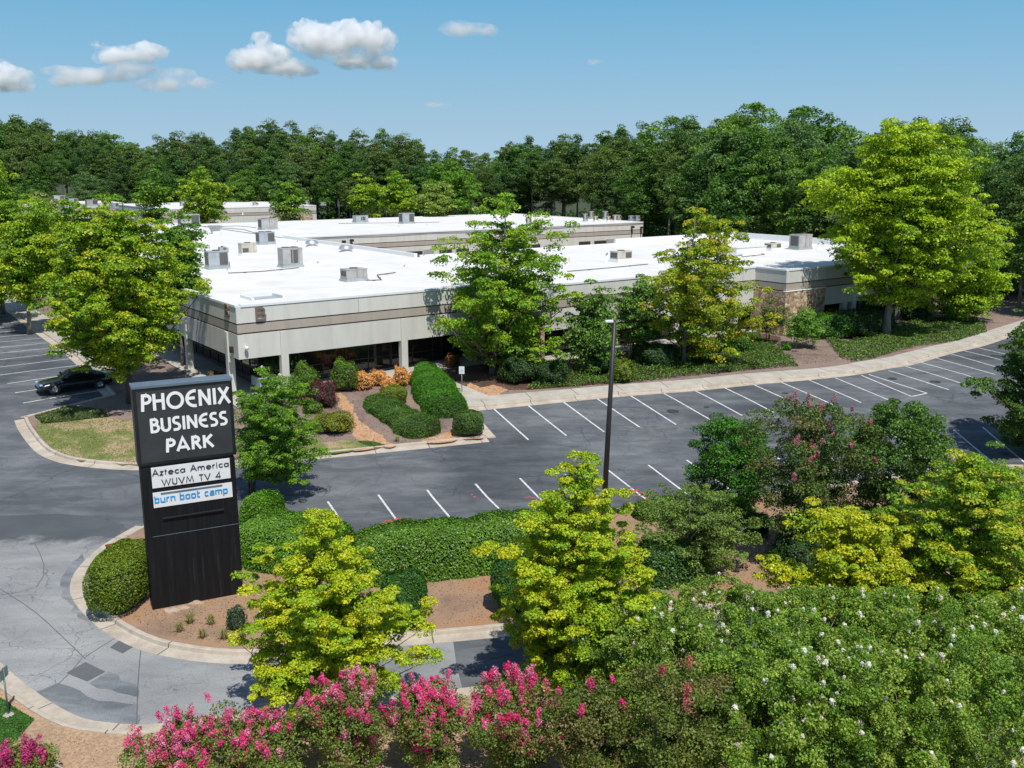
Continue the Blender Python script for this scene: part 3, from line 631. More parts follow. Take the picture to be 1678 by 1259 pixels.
# outline: travel so that the outside is on the right: +u along the front, then back
ST = 19.0
runs = [((0,95),(0,0),'panel',0,0),((0,0),(ST,0),'panel',.3,0),((ST,0),(ST,-2.8),'stone',.0,0),((ST,-2.8),(45.5,-2.8),'panel',.3,0),((45.5,-2.8),(45.5,-6.15),'stone',.0,0),((45.5,-6.15),(71.7,-6.15),'panel',.3,0),((71.7,-6.15),(71.7,22.9),'panel',.3,0)]
facade(BR, runs)
# court-facing and rear parapets
rp = MB()
strip_box(rp, (71.4,22.9), (26.8,22.9), 6.9, 7.62, 0, .3); strip_box(rp, (26.5,22.6),(26.5,54), 6.9, 7.8, 0, .35); strip_box(rp, (71.7,6),(71.7,22.9), 7.5, 8.1, -.02, .3); strip_box(rp, (71.38,22.9),(52,22.9), 7.62, 8.1, -.02, .3)
rp.build('rear_parapet', 'coping', BR)
dk = MB(); 
poly_slab(dk, [(.3,0.3),(ST+.3,.3),(ST+.3,-2.5),(45.8,-2.5),(45.8,-5.85),(71.4,-5.85),(71.4,22.6),(26.2,22.6),(26.2,94.7),(.3,94.7)], 7.1, 7.44)
dk.build('roof', 'roof_white', BR)
# low membrane lip and seams on the roof
sl = MB()
for v in (5,8.2,13,18,24,31,38,46,60,75): sl.box(.6,26.0,v,v+.05,7.44,7.452)
for u in (12,30,38,46,54,62): sl.box(u,u+.05,.6 if u < 19 else -2.2,22.4,7.44,7.4535)
sl.build('roof_seam', 'coping', BR)
for bx in ((26.2,71.4,22.6,22.88,ZB-.2,6.9),(26.3,26.48,23,54,ZB-.2,6.9),(.35,26.4,94.4,94.9,ZB-.2,7.4)): MB().box(*bx).build('rear_wall', 'wall_lower', BR)
# inner (recessed) walls and soffits
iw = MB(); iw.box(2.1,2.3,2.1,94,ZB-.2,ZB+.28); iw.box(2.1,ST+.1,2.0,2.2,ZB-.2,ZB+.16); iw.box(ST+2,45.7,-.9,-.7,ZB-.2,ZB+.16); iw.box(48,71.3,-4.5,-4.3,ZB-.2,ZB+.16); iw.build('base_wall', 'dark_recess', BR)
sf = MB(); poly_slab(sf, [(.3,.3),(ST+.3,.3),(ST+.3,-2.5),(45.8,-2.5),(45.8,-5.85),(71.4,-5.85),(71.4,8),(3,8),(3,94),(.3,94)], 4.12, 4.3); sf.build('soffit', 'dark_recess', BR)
cu = [pv(468,600,0)[0], pv(663,570,0)[0], pv(795,560,0)[0]]
print('COLS', cu, 'stone', bl(gp(900,600)), bl(gp(935,598)), pv(822,590,0), bl(gp(1289,555)), pv(1350,500,-6.15), pv(1047,560,-2.8))
for k, u in enumerate(cu[:2]): column(BR, u-.28, u+.22, -.10, .35)
for u in (27.5, 36.0, 43.2): column(BR, u-.25, u+.25, -2.9, -2.45)
for x in (1384, 1398, 1460, 1476, 1521, 1555):
    u = pv(x, 500, -6.15)[0]; column(BR, u-.3, u+.3, -6.25, -5.8, 4.2)
for v in (1.9, 10.2, 18.4, 26.6, 34.8, 43, 51): column(BR, -.10, .35, v-.22, v+.22)
# windows
ed = [2.4]+cu[:2]+[ST+.05]
for a, b_ in zip(ed, ed[1:]): window(BR, (a,2.0), (b_-.05,2.0), ZB+.16, 4.12, max(3,int((b_-a)/1.5)))
for a, b_ in ((21.2,27.4),(27.6,35.9),(36.1,43.1),(43.3,45.6)): window(BR, (a,-.9), (b_,-.9), ZB+.16, 4.12, max(2,int((b_-a)/1.5)))
for a, b_ in ((51,56),(56.05,62),(62.05,71)): window(BR, (a,-4.5), (b_,-4.5), ZB+.16, 4.12, 4)
for v in range(2, 52, 8): window(BR, (2.1,v+8-.05), (2.1,v+.1), ZB+.28, 4.12, 5)
# stone piers
sp = MB(); sp.box(ST-1.6,ST+.0,-.12,.4,ZB-.3,5.60); sp.box(ST-.12,ST+3.2,-2.92,-.12,ZB-.3,5.60); sp.build('stone_pier', 'stone', BR)
su = pv(1349, 500, -6.15)[0]
sp = MB(); sp.box(45.38,su,-6.27,-2.6,ZB-.4,5.60); sp.build('stone_pier', 'stone', BR)
for (a,b_,c,d) in ((ST-1.65,ST-.12,-.16,.3),(ST-.16,ST+3.24,-2.96,-2.5),(45.34,su+.04,-6.31,-6.0)):
    MB().box(a,b_,c,d,5.601,5.68,bev=.01).build('stone_cap', 'coping', BR)
# raised letters B
def stroke(mb, pts, w, T, closed=False, depth=.03, m=0, z0=0.):
    """flat stroke polyline; T maps (x,y,d) -> 3D"""
    P = [np.array(p, float) for p in pts]; n = len(P); Lp = []; Rp = []
    for i in range(n):
        a = P[i-1] if (i or closed) else None; b_ = P[(i+1)%n] if (i < n-1 or closed) else None
        d1 = None if a is None else (P[i]-a)/max(1e-9,np.linalg.norm(P[i]-a)); d2 = None if b_ is None else (b_-P[i])/max(1e-9,np.linalg.norm(b_-P[i]))
        if d1 is None: nn = np.array([-d2[1],d2[0]])
        elif d2 is None: nn = np.array([-d1[1],d1[0]])
        else:
            s = np.array([-(d1+d2)[1],(d1+d2)[0]]); s = s/max(1e-9,np.linalg.norm(s)); k = s@np.array([-d1[1],d1[0]]); nn = s/max(k,.5)
        Lp.append(P[i]+nn*w/2); Rp.append(P[i]-nn*w/2)
    v = []
    for i in range(n):
        for q, d in ((Lp[i],depth),(Rp[i],depth),(Rp[i],z0),(Lp[i],z0)): v.append(T(q[0], q[1], d))
    f = []
    for i in range(n if closed else n-1):
        a, b_ = i*4, ((i+1)%n)*4
        f += [(a,b_,b_+1,a+1),(a+1,b_+1,b_+2,a+2),(a+3,a+2,b_+2,b_+3),(a,a+3,b_+3,b_)]
    if not closed: f += [(0,1,2,3),((n-1)*4+3,(n-1)*4+2,(n-1)*4+1,(n-1)*4)]
    mb.add(v, f, m)
def arc(cx, cy, rx, ry, a0, a1, n=14): return [(cx+rx*cos(radians(a0+(a1-a0)*k/n)), cy+ry*sin(radians(a0+(a1-a0)*k/n))) for k in range(n+1)]
BGL = [[(.1,0),(.1,1)],[(.1,.93),(.42,.93)]+arc(.42,.73,.2,.2,90,-90,8)+[(.1,.53)],[(.1,.525),(.44,.525)]+arc(.44,.30,.24,.225,90,-90,8)+[(.1,.075)]]
def bigB(T0, name):
    mb = MB()
    for k, s in enumerate(BGL): stroke(mb, [(x,y*.92+.04) for x,y in s], .13, T0, depth=.12+.004*k, z0=.02)
    return mb.build(name, 'letter_brown', BR)
bu, bz = pv(418, 527, 0); bu2, bz2 = pv(418, 503, 0); hB = bz2-bz
bigB(lambda x, y, d: (bu+x*hB*1.05, -d, bz+y*hB), 'sign_letter')
# plane u = 0 : letter on the west face
def pu(x, y, u0):
    r = ray(x, y); d = r[0]*c36+r[1]*s36; ou = (0-B0[0])*c36+(0-B0[1])*s36; t = (u0-ou)/d; return bl((r[0]*t, r[1]*t))[1], H+r[2]*t
lv, lz = pu(371, 520, 0)
bigB(lambda x, y, d: (-d, lv-x*hB*1.05, lz+y*hB), 'sign_letter')
# blue sign mostly behind the tree: plain blue blocks
# wall fittings
lt = MB(); q = pu(382, 573, 0); lt.box(-.22,0,q[0]-.12,q[0]+.12,q[1]-.2,q[1]+.2,bev=.02); lt.build('wall_light', 'pole_dark', BR)
q = pv(402, 571, 0); lt = MB(); lt.box(q[0]-.05,q[0]+.05,-.2,0,q[1]+.05,q[1]+.15); lt.lathe([(.001,.05),(.09,.04),(.13,-.02),(.13,-.12),(.08,-.2),(.001,-.24)],12,c=(q[0],-.24,q[1]+.12)); lt.build('security_camera', 'camera_white', BR)
q = pv(1385, 449, -6.15); MB().box(q[0]-.15,q[0]+.15,-6.45,-6.15,q[1]-.15,q[1]+.15,bev=.03).build('wall_light', 'pole_dark', BR)
for x0, x1, y in ((1428,1445,453),(1464,1474,450)):
    a = pv(x0,y,-6.15); b_ = pv(x1,y,-6.15); mb = MB(); n_ = max(1, int((b_[0]-a[0])/.7))
    for k in range(n_): mb.box(a[0]+k*.7, a[0]+k*.7+.48, -6.27,-6.15, a[1]-.28, a[1]+.28, bev=.03)
    mb.build('blue_sign', 'letter_blue', BR)
# rear wing (separate roof behind the court)
RW = empty('rear_wing', (*B0[:2], 0), radians(36)); tag(RW, 'rear white building wing with dark loading doors behind the front roof', 'building')
facade(RW, [((26.6,54),(86,54),'none',0,0),((86,54),(86,88),'none',.3,0)])
MB().box(26.6,85.7,54.3,88,7.1,7.46).build('roof', 'roof_white', RW); MB().box(26.6,86,88.0,88.3,ZB-.2,7.55).build('rear_wall', 'wall_lower', RW)
w = MB(); w.box(26.6,85.9,54.05,54.3,ZB-.2,5.62); w.box(85.6,85.95,54.3,88,ZB-.2,5.62); w.build('wall', 'wall_lower', RW)
for x0, x1 in ((625,655),(664,692),(949,967),(974,993),(720,740),(748,768),(865,885)):
    a = pv(x0,400,54)[0]; b_ = pv(x1,400,54)[0]; MB().box(a,b_,53.93,54.05,ZB-.1,4.95,bev=.01).build('loading_door', 'garage_door', RW)
for x0, x1 in ((994,1010),(694,710)):
    a = pv(x0,400,54)[0]; b_ = pv(x1,400,54)[0]; MB().box(a,b_,53.9,54.05,ZB-.1,5.1,bev=.01).build('door_panel', 'door_grey', RW)
for x, y in ((1035,372),(1050,373),(575,394),(562,396)):
    a = pv(x,y,54); mb = MB(); mb.box(a[0]-.2,a[0]+.2,53.5,53.95,a[1]-.15,a[1]+.15,bev=.03); mb.tube([(a[0],53.95,a[1]),(a[0],53.95,a[1]-2)],.04,6); mb.build('wall_light', 'pole_dark', RW)
cable = MB(); cable.tube([(30+56*k/20, 53.93, 7.22+.05*sin(k*1.3)) for k in range(21)], .025, 5); cable.build('cable', 'pipe_dark', RW)
# two further buildings
def far_building(label, x0, x1, yt, L, W, z0=1.7, zr=7.5, stone_r=True):
    a = bl(pz(x0, yt, zr)); b_ = bl(pz(x1, yt-1.5, zr)); v = a[1]; U0, U1 = a[0], b_[0]
    r = empty('far_building', (*bw(U0, v), 0), radians(36)); tag(r, label, 'building'); Lx = U1-U0
    facade(r, [((0,W),(0,0),'panel',0,0),((0,0),(Lx,0),'panel',.3,0),((Lx,0),(Lx,W),'panel',.3,0)], zr=zr)
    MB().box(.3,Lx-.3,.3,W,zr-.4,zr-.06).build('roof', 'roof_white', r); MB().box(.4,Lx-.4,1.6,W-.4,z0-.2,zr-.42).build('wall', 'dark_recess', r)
    MB().box(0.1,Lx-.1,W,W+.3,z0-.2,zr+.05).build('rear_wall', 'wall_lower', r)
    if stone_r: MB().box(Lx-9,Lx-1,-.1,1,z0-.2,zr-1.9).build('stone_pier', 'stone', r)
    for k in range(int(Lx/8)): MB().box(k*8+1,k*8+1.5,-.08,.4,z0-.2,zr-1.9).build('column', 'wall_lower', r)
    return r, U0, U1, v
FB1 = far_building('low white building beyond the rear roof, its stone end by a dark lamp post', 262, 584, 343, 60, 34)
FB2 = far_building('farthest white flat building at the left behind yellow trees, roof crowded with units', 20, 224, 336, 60, 42, stone_r=False)
# ---------------------------------------------------------------- rooftop equipment
def rtu(label, x, y, wp, hp, mat='rtu_grey', kind=0, zr=7.44, cat='rooftop unit', d=None, group='rooftop air conditioning units'):
    q = pz(x, y, zr); sc = (q[1])/1600.; W = wp*sc*.80; Hh = hp*sc*1.0; D = d or W*.62
    r = empty('rooftop_unit', (q[0], q[1]+D*.3, zr+.002), radians(36)); tag(r, label, cat, group)
    cb = MB(); cb.box(-W*.55,W*.55,-D*.58,D*.58,0,.14,bev=.01); cb.box(-W*.50,W*.50,-D*.54,D*.54,.14,.26); cb.build('curb', 'rtu_blue' if mat != 'rtu_beige' else 'coping', r)
    b_ = MB(); b_.box(-W/2,W/2,-D/2,D/2,.26,Hh,bev=.02); b_.box(-W/2-.02,W/2+.02,-D/2-.02,D/2+.02,Hh-.06,Hh+.01,bev=.005); b_.build('cabinet', mat, r)
    g = MB(); g2 = MB()
    if kind == 0: g.box(W*.02,W*.26,-D/2-.012,-D/2,.36,Hh-.14); g2.box(-W*.10,-W*.02,-D/2-.012,-D/2,.36,Hh-.14)
    elif kind == 1: g.box(W*.05,W*.46,-D/2-.012,-D/2,.34,Hh-.12); g2.box(-W/2-.012,-W/2,-D*.4,D*.4,.36,Hh-.12)
    elif kind == 2: g.box(-W*.44,-W*.05,-D/2-.012,-D/2,.34,Hh*.62)
    else: g.box(-W/2-.012,-W/2,-D*.4,D*.35,.4,Hh-.15); g2.box(-W*.01,W*.01,-D/2-.012,-D/2,.3,Hh-.1)
    g.build('grille', 'grille', r)
    if g2.v: g2.build('grille', 'grille', r)
    m = MB()
    for fx in (.3,): m.box(W*fx,W*fx+.015,-D/2-.016,-D/2,.3,Hh-.08)
    m.build('panel_seam', 'pipe_dark', r)
    f = MB()
    for cx in ([-W*.22, W*.22] if W > 1.8 else [0]):
        rr = min(W*.19, D*.36); f.lathe([(rr,0),(rr,.07),(rr*.9,.075),(rr*.88,.02),(.001,.02)],16,c=(cx,0,Hh+.012))
    f.build('fan_shroud', 'grille', r)
    if kind == 1 or kind == 3:
        m = MB(); m.tube([(W/2,0,.5),(W/2+.25,0,.5),(W/2+.25,0,-.0+.06)],.04,6); m.box(W/2,W/2+.12,-.2,.15,Hh*.45,Hh*.72); m.build('service_pipe', 'rust', r)
    return r
U = 'air conditioning unit'
for a in [
 ('wide grey box unit nearest the front edge of the white roof', 579,461,47,20,'rtu_grey',3),
 ('tall boxy grey unit with two dark vertical grilles and a rusty side panel', 475,438,43,31,'rtu_grey',0),
 ('grey double unit on a blue curb beside the yellow tree top', 354,441,41,29,'rtu_blue',1),
 ('beige unit with sloping hood standing left of the tall boxy unit', 405,419,32,20,'rtu_beige',2),
 ('grey unit with one large grille in front of the wide dusty unit', 434,401,33,20,'rtu_blue',1),
 ('wide dusty unit at the back of the left roof above the single grille unit', 438,377,34,18,'rtu_grey',3),
 ('small condenser half hidden behind the blue grey double unit', 364,415,14,10,'rtu_grey',1),
 ('large grey unit partly behind the dark green tree top on the left roof', 308,371,38,19,'rtu_grey',1),
 ('low grey unit among the yellow leaves at the left roof', 232,375,26,12,'rtu_grey',0),
 ('pale unit with dark square grille behind the lamp post on the long roof', 1018,429,39,17,'rtu_beige',1),
 ('large dusty pink grey unit at the far parapet of the right wing', 1313,409,41,24,'rtu_grey',3),
 ('small cream unit with fan grille beside the white skylight on right wing', 1267,411,30,12,'rtu_beige',1),
 ('boxy unit near middle of the rear wing roof left of the taller boxy unit', 590,365,27,11,'rtu_blue',0),
 ('taller boxy unit on the rear wing roof next to the wide dark tree', 666,367,27,17,'rtu_blue',1),
 ('slim grey unit standing behind the large green tree crown', 866,368,9,12,'rtu_grey',1)]:
    rtu(a[0], *a[1:6], kind=a[6])
for k, (x, y, w_, h_, m_) in enumerate([(959,363,8,12,'rtu_blue'),(969,359,8,12,'rtu_grey'),(976,364,8,9,'rtu_beige'),(992,360,9,13,'rtu_grey'),(997,364,7,9,'rtu_beige'),(1008,364,9,11,'rtu_beige'),(1014,361,8,8,'rtu_grey'),(1034,362,9,8,'rtu_blue'),(1044,362,10,8,'rtu_grey')]):
    lab = ['slim bluish condenser at the left end of the rear roof cluster','second slim condenser set further back in the rear roof cluster','short beige condenser in the rear roof cluster','tallest grey condenser in the middle of the rear roof cluster','narrow beige condenser touching the tallest one','squat beige condenser right of the tallest in the rear cluster','grey condenser behind the squat beige one','bluish condenser of the right pair at the rear roof end','rightmost grey condenser at the rear roof end'][k]
    rtu(lab, x, y, w_, h_, m_, 1, zr=7.47, group='condensers on the rear wing')
for k, (x, y, w_, h_) in enumerate([(96,333,20,12),(62,331,16,8),(119,334,17,8),(149,337,21,9),(188,341,12,7)]):
    rtu(['tallest grey unit on the farthest left roof','pale low unit left end of the farthest left roof','greenish unit third along the farthest left roof','wide pale unit fourth along the farthest left roof','small blue green unit at right end of the farthest left roof'][k], x, y, w_, h_, ['rtu_grey','rtu_blue','rtu_blue','rtu_grey','rtu_blue'][k], 1, group='units on the farthest left roof')
for k, (x, y, w_, h_) in enumerate([(301,338,14,8),(503,336,7,7),(529,337,10,5),(418,337,9,5)]):
    rtu(['pair of small dark units on the low white building beyond the rear roof','narrow dark unit on the distant low white roof','pale grey unit right of the narrow dark one on the distant roof','small brown unit in the middle of the distant low roof'][k], x, y, w_, h_, 'rtu_grey', 1, group='units on the distant low roof')
def vent(name, label, x, y, kind, s=1.):
    q = pz(x, y, 7.44); r = empty(name, (q[0], q[1], 7.442), radians(36)); tag(r, label, 'roof vent', 'roof vents')
    if kind == 'dome':
        MB().lathe([(.62*s,0),(.62*s,.12),(.45*s,.16),(.45*s,.3)],20).build('curb', 'coping', r)
        MB().lathe([(.46*s,.28),(.72*s,.26),(.74*s,.36),(.66*s,.50),(.60*s,.52),(.58*s,.62),(.3*s,.70),(.001,.72)],20).build('hood', 'vent_metal', r)
    elif kind == 'mushroom':
        MB().box(-.45*s,.45*s,-.45*s,.45*s,0,.3,bev=.02).build('curb', 'coping', r)
        b_ = MB(); v = [(-.42*s,-.42*s,.3),(.42*s,-.42*s,.3),(.42*s,.42*s,.3),(-.42*s,.42*s,.3),(-.7*s,-.7*s,.95),(.7*s,-.7*s,.95),(.7*s,.7*s,.95),(-.7*s,.7*s,.95)]; b_.add(v,[(0,1,5,4),(1,2,6,5),(2,3,7,6),(3,0,4,7),(4,5,6,7)]); b_.box(-.72*s,.72*s,-.72*s,.72*s,.95,1.05,bev=.02); b_.build('hood', 'rtu_blue', r)
    else:
        MB().lathe([(.16*s,0),(.09*s,.12),(.06*s,.14),(.06*s,.5*s)],10).build('flashing', 'coping', r); MB().tube([(0,0,.1),(0,0,.5*s),(.12*s,0,.62*s)],.045*s,8).build('pipe', 'pipe_dark', r)
    return r
vent('roof_vent','round metal dome vent nearest the court edge of left roof',567,413,'dome'); vent('roof_vent','round metal dome vent behind the tall boxy unit',511,404,'dome',.95); vent('roof_vent','blue grey flared square vent near the back of the left roof',353,383,'mushroom')
for k, (x, y, s, lab) in enumerate([(372,451,.8,'short pipe vent in front of the blue grey double unit'),(520,441,1,'bent pipe vent right of the tall boxy unit'),(662,445,.8,'small white based pipe vent near the front roof middle'),(694,427,.8,'pipe vent at the corner of the court parapet'),(487,404,1,'stubby pipe vent left of the dome vents'),(334,393,.8,'thin pipe vent by the dark green tree top'),(398,352,1.1,'lone standing pipe at the back of the left roof'),(993,431,1.4,'tall thin mast vent left of the pale unit'),(1340,408,.9,'white pipe vent right of the large dusty unit'),(1373,404,1.1,'upright pipe near the right parapet'),(653,377,.9,'pipe vent on the edge of the rear wing roof'),(699,375,.9,'pipe vent right along the rear wing roof edge')]):
    vent('pipe_vent', lab, x, y, 'pipe', s)
# conduits, hatch, skylights
def conduit(label, pts): 
    P = [(*pz(x,y,7.44), 7.50) for x, y in pts]; mb = MB(); mb.tube(P, .035, 6)
    for a, b_ in zip(P, P[1:]):
        n_ = max(1, int(dist(a,b_)/2.5))
        for k in range(n_): t = (k+.5)/n_; x = a[0]+(b_[0]-a[0])*t; y = a[1]+(b_[1]-a[1])*t; mb.box(x-.12,x+.12,y-.08,y+.08,7.445,7.49)
    tag(mb.build('roof_conduit', 'pipe_dark'), label, 'conduit', 'conduits on the white roofs')
conduit('thin conduit running from the tree top to the tall boxy unit', [(372,449),(430,446),(490,440)])
conduit('stepped thin conduit right of the wide front unit', [(600,461),(625,460),(618,452),(648,448)])
conduit('long conduit with brackets crossing toward the pale unit', [(930,446),(1000,440),(1062,434)])
conduit('angular conduit behind the yellow topped tree on the right wing', [(1205,421),(1240,414),(1253,418),(1215,422)])
conduit('curving conduit on the back part of the left roof', [(333,372),(400,377),(425,385)])
conduit('conduit running left across the rear wing roof from the boxy unit', [(555,367),(640,366),(720,365)])
conduit('conduit from the back of the left roof toward the dusty unit', [(335,373),(390,371),(420,374)])
r = empty('roof_hatch', (*pz(431,489,7.44), 7.442), radians(36)); tag(r, 'sunken square roof opening with white rim near the corner letters', 'roof hatch')
m = MB(); m.box(-1.15,1.15,.95,1.1,0,.22); m.box(-1.15,1.15,-1.1,-.95,0,.05); m.box(-1.15,-1.0,-.95,.95,0,.2); m.box(1.0,1.15,-.95,.95,0,.2); m.build('rim', 'coping', r); MB().box(-1,1,-.95,.95,0,.012).build('pit', 'rtu_blue', r)
r = empty('skylight', (*pz(1215,416,7.44), 7.442), radians(36)); tag(r, 'low white box skylight behind the yellow topped tree', 'skylight')
MB().box(-2.2,2.2,-1.3,1.3,0,.7,bev=.03).build('curb', 'coping', r); MB().box(-2.25,2.25,-1.35,1.35,.7,.8,bev=.02).build('lid', 'roof_white', r)
# planter under the overhang
q = bw(2.2,.2); r = empty('planter_box', (*bw(3.1,1.3), ZB+.15), radians(36)); tag(r, 'blue grey concrete planter under the overhang behind the first column', 'planter')
m = MB(); m.box(-1.6,1.6,-.75,.75,0,.62,bev=.02); m.build('tub', 'planter', r); MB().box(-1.45,1.45,-.6,.6,.62,.66).build('soil', 'dark_mulch', r)
# ================================================================ PYLON SIGN
P0 = gp(250,1000,.13); P1 = gp(399,972,.13); SW = hypot(P1[0]-P0[0], P1[1]-P0[1]); sa = atan2(P1[1]-P0[1], P1[0]-P0[0])
def sp_(x, y):                                                       # pixel on the sign's face -> (s, z)
    r = ray(x, y); n = (-sin(sa), cos(sa)); t = (P0[0]*n[0]+P0[1]*n[1])/(r[0]*n[0]+r[1]*n[1]); q = (r[0]*t, r[1]*t)
    return ((q[0]-P0[0])*cos(sa)+(q[1]-P0[1])*sin(sa), H+r[2]*t-P0[2])
SG = empty('pylon_sign', P0, sa); tag(SG, 'tall black pylon sign reading Phoenix Business Park on the island nose', 'sign')
zt = sp_(302,626)[1]; zm = sp_(310,756)[1]; TH = .62
print('sign', SW, zt, zm, degrees(sa), sp_(228,645), sp_(384,632))
m = MB(); m.box(0,SW,0,TH,-.15,zm-.06,bev=.012); m.build('base_cabinet', 'sign_base', SG)
m = MB(); m.box(.03,SW-.03,.06,TH-.06,zm-.06,zm+.04); m.build('reveal', 'sign_black', SG)
m = MB(); m.box(-.06,SW+.06,-.04,TH+.04,zm+.04,zt-.10,bev=.01); m.build('head_cabinet', 'sign_black', SG)
m = MB(); m.box(.06,SW-.06,-.052,-.04,zm+.14,zt-.2); m.build('name_panel', 'sign_charcoal', SG)
m = MB(); m.box(-.08,SW+.08,-.06,TH+.06,zt-.10,zt,bev=.01); m.build('cap', 'sign_cap', SG)
# stroke alphabet (unit height)
def A_(*s): return list(s)
FD = {  # deco capitals
 'P': (.50, [[(.04,0),(.10,1)], [(.02,.95),(.26,.95)]+arc(.26,.72,.22,.23,90,-90)+[(.12,.49)]]),
 'H': (.62, [[(.07,0),(.07,1)], [(.55,0),(.55,1)], [(.07,.56),(.55,.56)]]),
 'O': (.92, [arc(.46,.5,.40,.45,0,360,28)[:-1]+['c']]),
 'E': (.60, [arc(.50,.5,.44,.46,80,280,20), [(.08,.53),(.50,.53)]]),
 'N': (.66, [[(.07,0),(.07,1)], [(.07,.96),(.58,.04)], [(.58,0),(.58,1)]]),
 'I': (.18, [[(.09,0),(.09,1)]]),
 'X': (.66, [[(.02,0),(.58,1)], [(.06,1),(.64,0)]]),
 'B': (.56, [[(.08,0),(.08,1)], [(.02,.95),(.28,.95)]+arc(.28,.76,.17,.19,90,-90)+[(.08,.57)], [(.08,.565),(.30,.565)]+arc(.30,.31,.21,.255,90,-90)+[(.02,.055)]]),
 'U': (.62, [[(.07,1),(.07,.32)]+arc(.31,.32,.24,.27,180,360,12)+[(.55,1)]]),
 'S': (.52, [[(.46,.93),(.30,.95)]+arc(.24,.74,.17,.21,90,250,10)+[(.30,.50)]+arc(.26,.27,.19,.22,70,-100,10)+[(.04,.05)]]),
 'A': (.74, [[(.03,0),(.36,1),(.70,0)], [(.13,.27),(.60,.27)]]),
 'R': (.60, [[(.10,0),(.10,1)], [(.02,.95),(.26,.95)]+arc(.26,.74,.20,.21,90,-90)+[(.14,.53)], [(.26,.55),(.57,0)]]),
 'K': (.62, [[(.07,0),(.07,1)], [(.54,1),(.12,.52)], [(.20,.60),(.60,.02)]]),
 ' ': (.3, [])}
FF = {  # geometric sans
 'A': (.72, [[(.03,0),(.36,1),(.69,0)], [(.14,.34),(.58,.34)]]),
 'z': (.42, [[(.04,.6),(.38,.6),(.04,.03),(.40,.03)]]),
 't': (.30, [[(.14,0),(.14,.86)], [(.02,.62),(.28,.62)]]),
 'e': (.62, [[(.06,.33),(.56,.33)]+arc(.31,.31,.25,.29,4,320,20)]),
 'c': (.50, [arc(.31,.31,.25,.28,48,312,16)]),
 'a': (.62, [arc(.30,.31,.24,.28,0,360,22)[:-1]+['c'], [(.55,0),(.55,.62)]]),
 'm': (.88, [[(.07,0),(.07,.62)], [(.07,.4)]+arc(.25,.40,.18,.20,180,0,10)+[(.43,0)], [(.43,.4)]+arc(.61,.40,.18,.20,180,0,10)+[(.79,0)]]),
 'r': (.34, [[(.07,0),(.07,.62)], [(.07,.42)]+arc(.22,.42,.15,.18,180,60,8)]),
 'i': (.16, [[(.07,0),(.07,.62)], [(.07,.80),(.07,.89)]]),
 'W': (1.02, [[(.02,1),(.27,0),(.50,.95),(.74,0),(.98,1)]]),
 'U': (.62, [[(.07,1),(.07,.30)]+arc(.30,.30,.23,.27,180,360,12)+[(.53,1)]]),
 'V': (.70, [[(.02,1),(.34,0),(.66,1)]]), 'M': (.90, [[(.05,0),(.17,1),(.44,.12),(.71,1),(.83,0)]]),
 'T': (.52, [[(.26,0),(.26,1)], [(.02,.96),(.50,.96)]]), '4': (.60, [[(.44,0),(.44,1),(.03,.25),(.57,.25)]]), ' ': (.34, [])}
FB = {  # squared techno
 'b': (.66, [[(.08,1),(.08,.03),(.50,.03),(.56,.12),(.56,.56),(.50,.64),(.08,.64)]]),
 'u': (.66, [[(.08,.68),(.08,.12),(.16,.03),(.58,.03),(.58,.68)]]),
 'r': (.46, [[(.08,0),(.08,.55),(.16,.64),(.42,.64)]]),
 'n': (.66, [[(.08,0),(.08,.64),(.50,.64),(.58,.55),(.58,0)]]),
 'o': (.66, [[(.08,.12),(.16,.03),(.50,.03),(.58,.12),(.58,.56),(.50,.64),(.16,.64),(.08,.56),'c']]),
 't': (.48, [[(.12,1),(.12,.12),(.20,.03),(.42,.03)], [(.12,.64),(.42,.64)]]),
 'c': (.58, [[(.52,.64),(.16,.64),(.08,.56),(.08,.12),(.16,.03),(.52,.03)]]),
 'a': (.66, [[(.12,.64),(.50,.64),(.58,.56),(.58,.0)], [(.58,.03),(.16,.03),(.08,.12),(.08,.28),(.16,.36),(.58,.36)]]),
 'm': (.98, [[(.08,0),(.08,.64),(.82,.64),(.90,.55),(.90,0)], [(.49,0),(.49,.64)]]),
 'p': (.66, [[(.08,-.3),(.08,.64),(.50,.64),(.58,.56),(.58,.12),(.50,.03),(.08,.03)]]), ' ': (.36, [])}
def write(mb, txt, font, x0, x1, y0, y1, w, d0, gap=.12):
    """fit text into the quad given by left/right ends and baseline/top in sign coordinates"""
    tot = sum(font[c][0]+gap for c in txt)-gap; k = (x1-x0)/tot; h = y1-y0; x = x0; q = 0
    for c in txt:
        for s in font[c][1]:
            cl = s[-1] == 'c'; pts = [(x+p[0]*k, y0+p[1]*h) for p in s if p != 'c']; q += 1
            stroke(mb, pts, w, lambda a, b_, d: (a, d0-d, b_), closed=cl, depth=.018+.0012*(q % 4), z0=.0)
        x += (font[c][0]+gap)*k
def line(txt, font, L, Rr, topL, botL, w, mat, d0, name):
    x0, _ = sp_(*L); x1, _ = sp_(*Rr); y0 = sp_(*botL)[1]; y1 = sp_(*topL)[1]; mb = MB(); write(mb, txt, font, x0, x1, y0, y1, w, d0); return mb.build(name, mat, SG)
line('PHOENIX', FD, (231,660), (376,650), (235,647), (237,674), .105, 'letter_white', -.052, 'lettering')
line('BUSINESS', FD, (246,700), (372,688), (245,687), (248,709), .092, 'letter_white', -.052, 'lettering')
line('PARK', FD, (272,728), (349,720), (272,720), (273,741), .10, 'letter_white', -.052, 'lettering')
def panel(x0, x1, yt, yb, name='tenant_panel'):                       # yt,yb at the panel's left edge
    a = sp_(x0, yt); b_ = sp_(x0, yb); c = sp_(x1, yt-12); MB().box(a[0],c[0],-.03,0,b_[1],a[1],bev=.004).build(name, 'sign_white', SG); return a, b_, c
panel(247,376,767,801); panel(250,380,808,833)
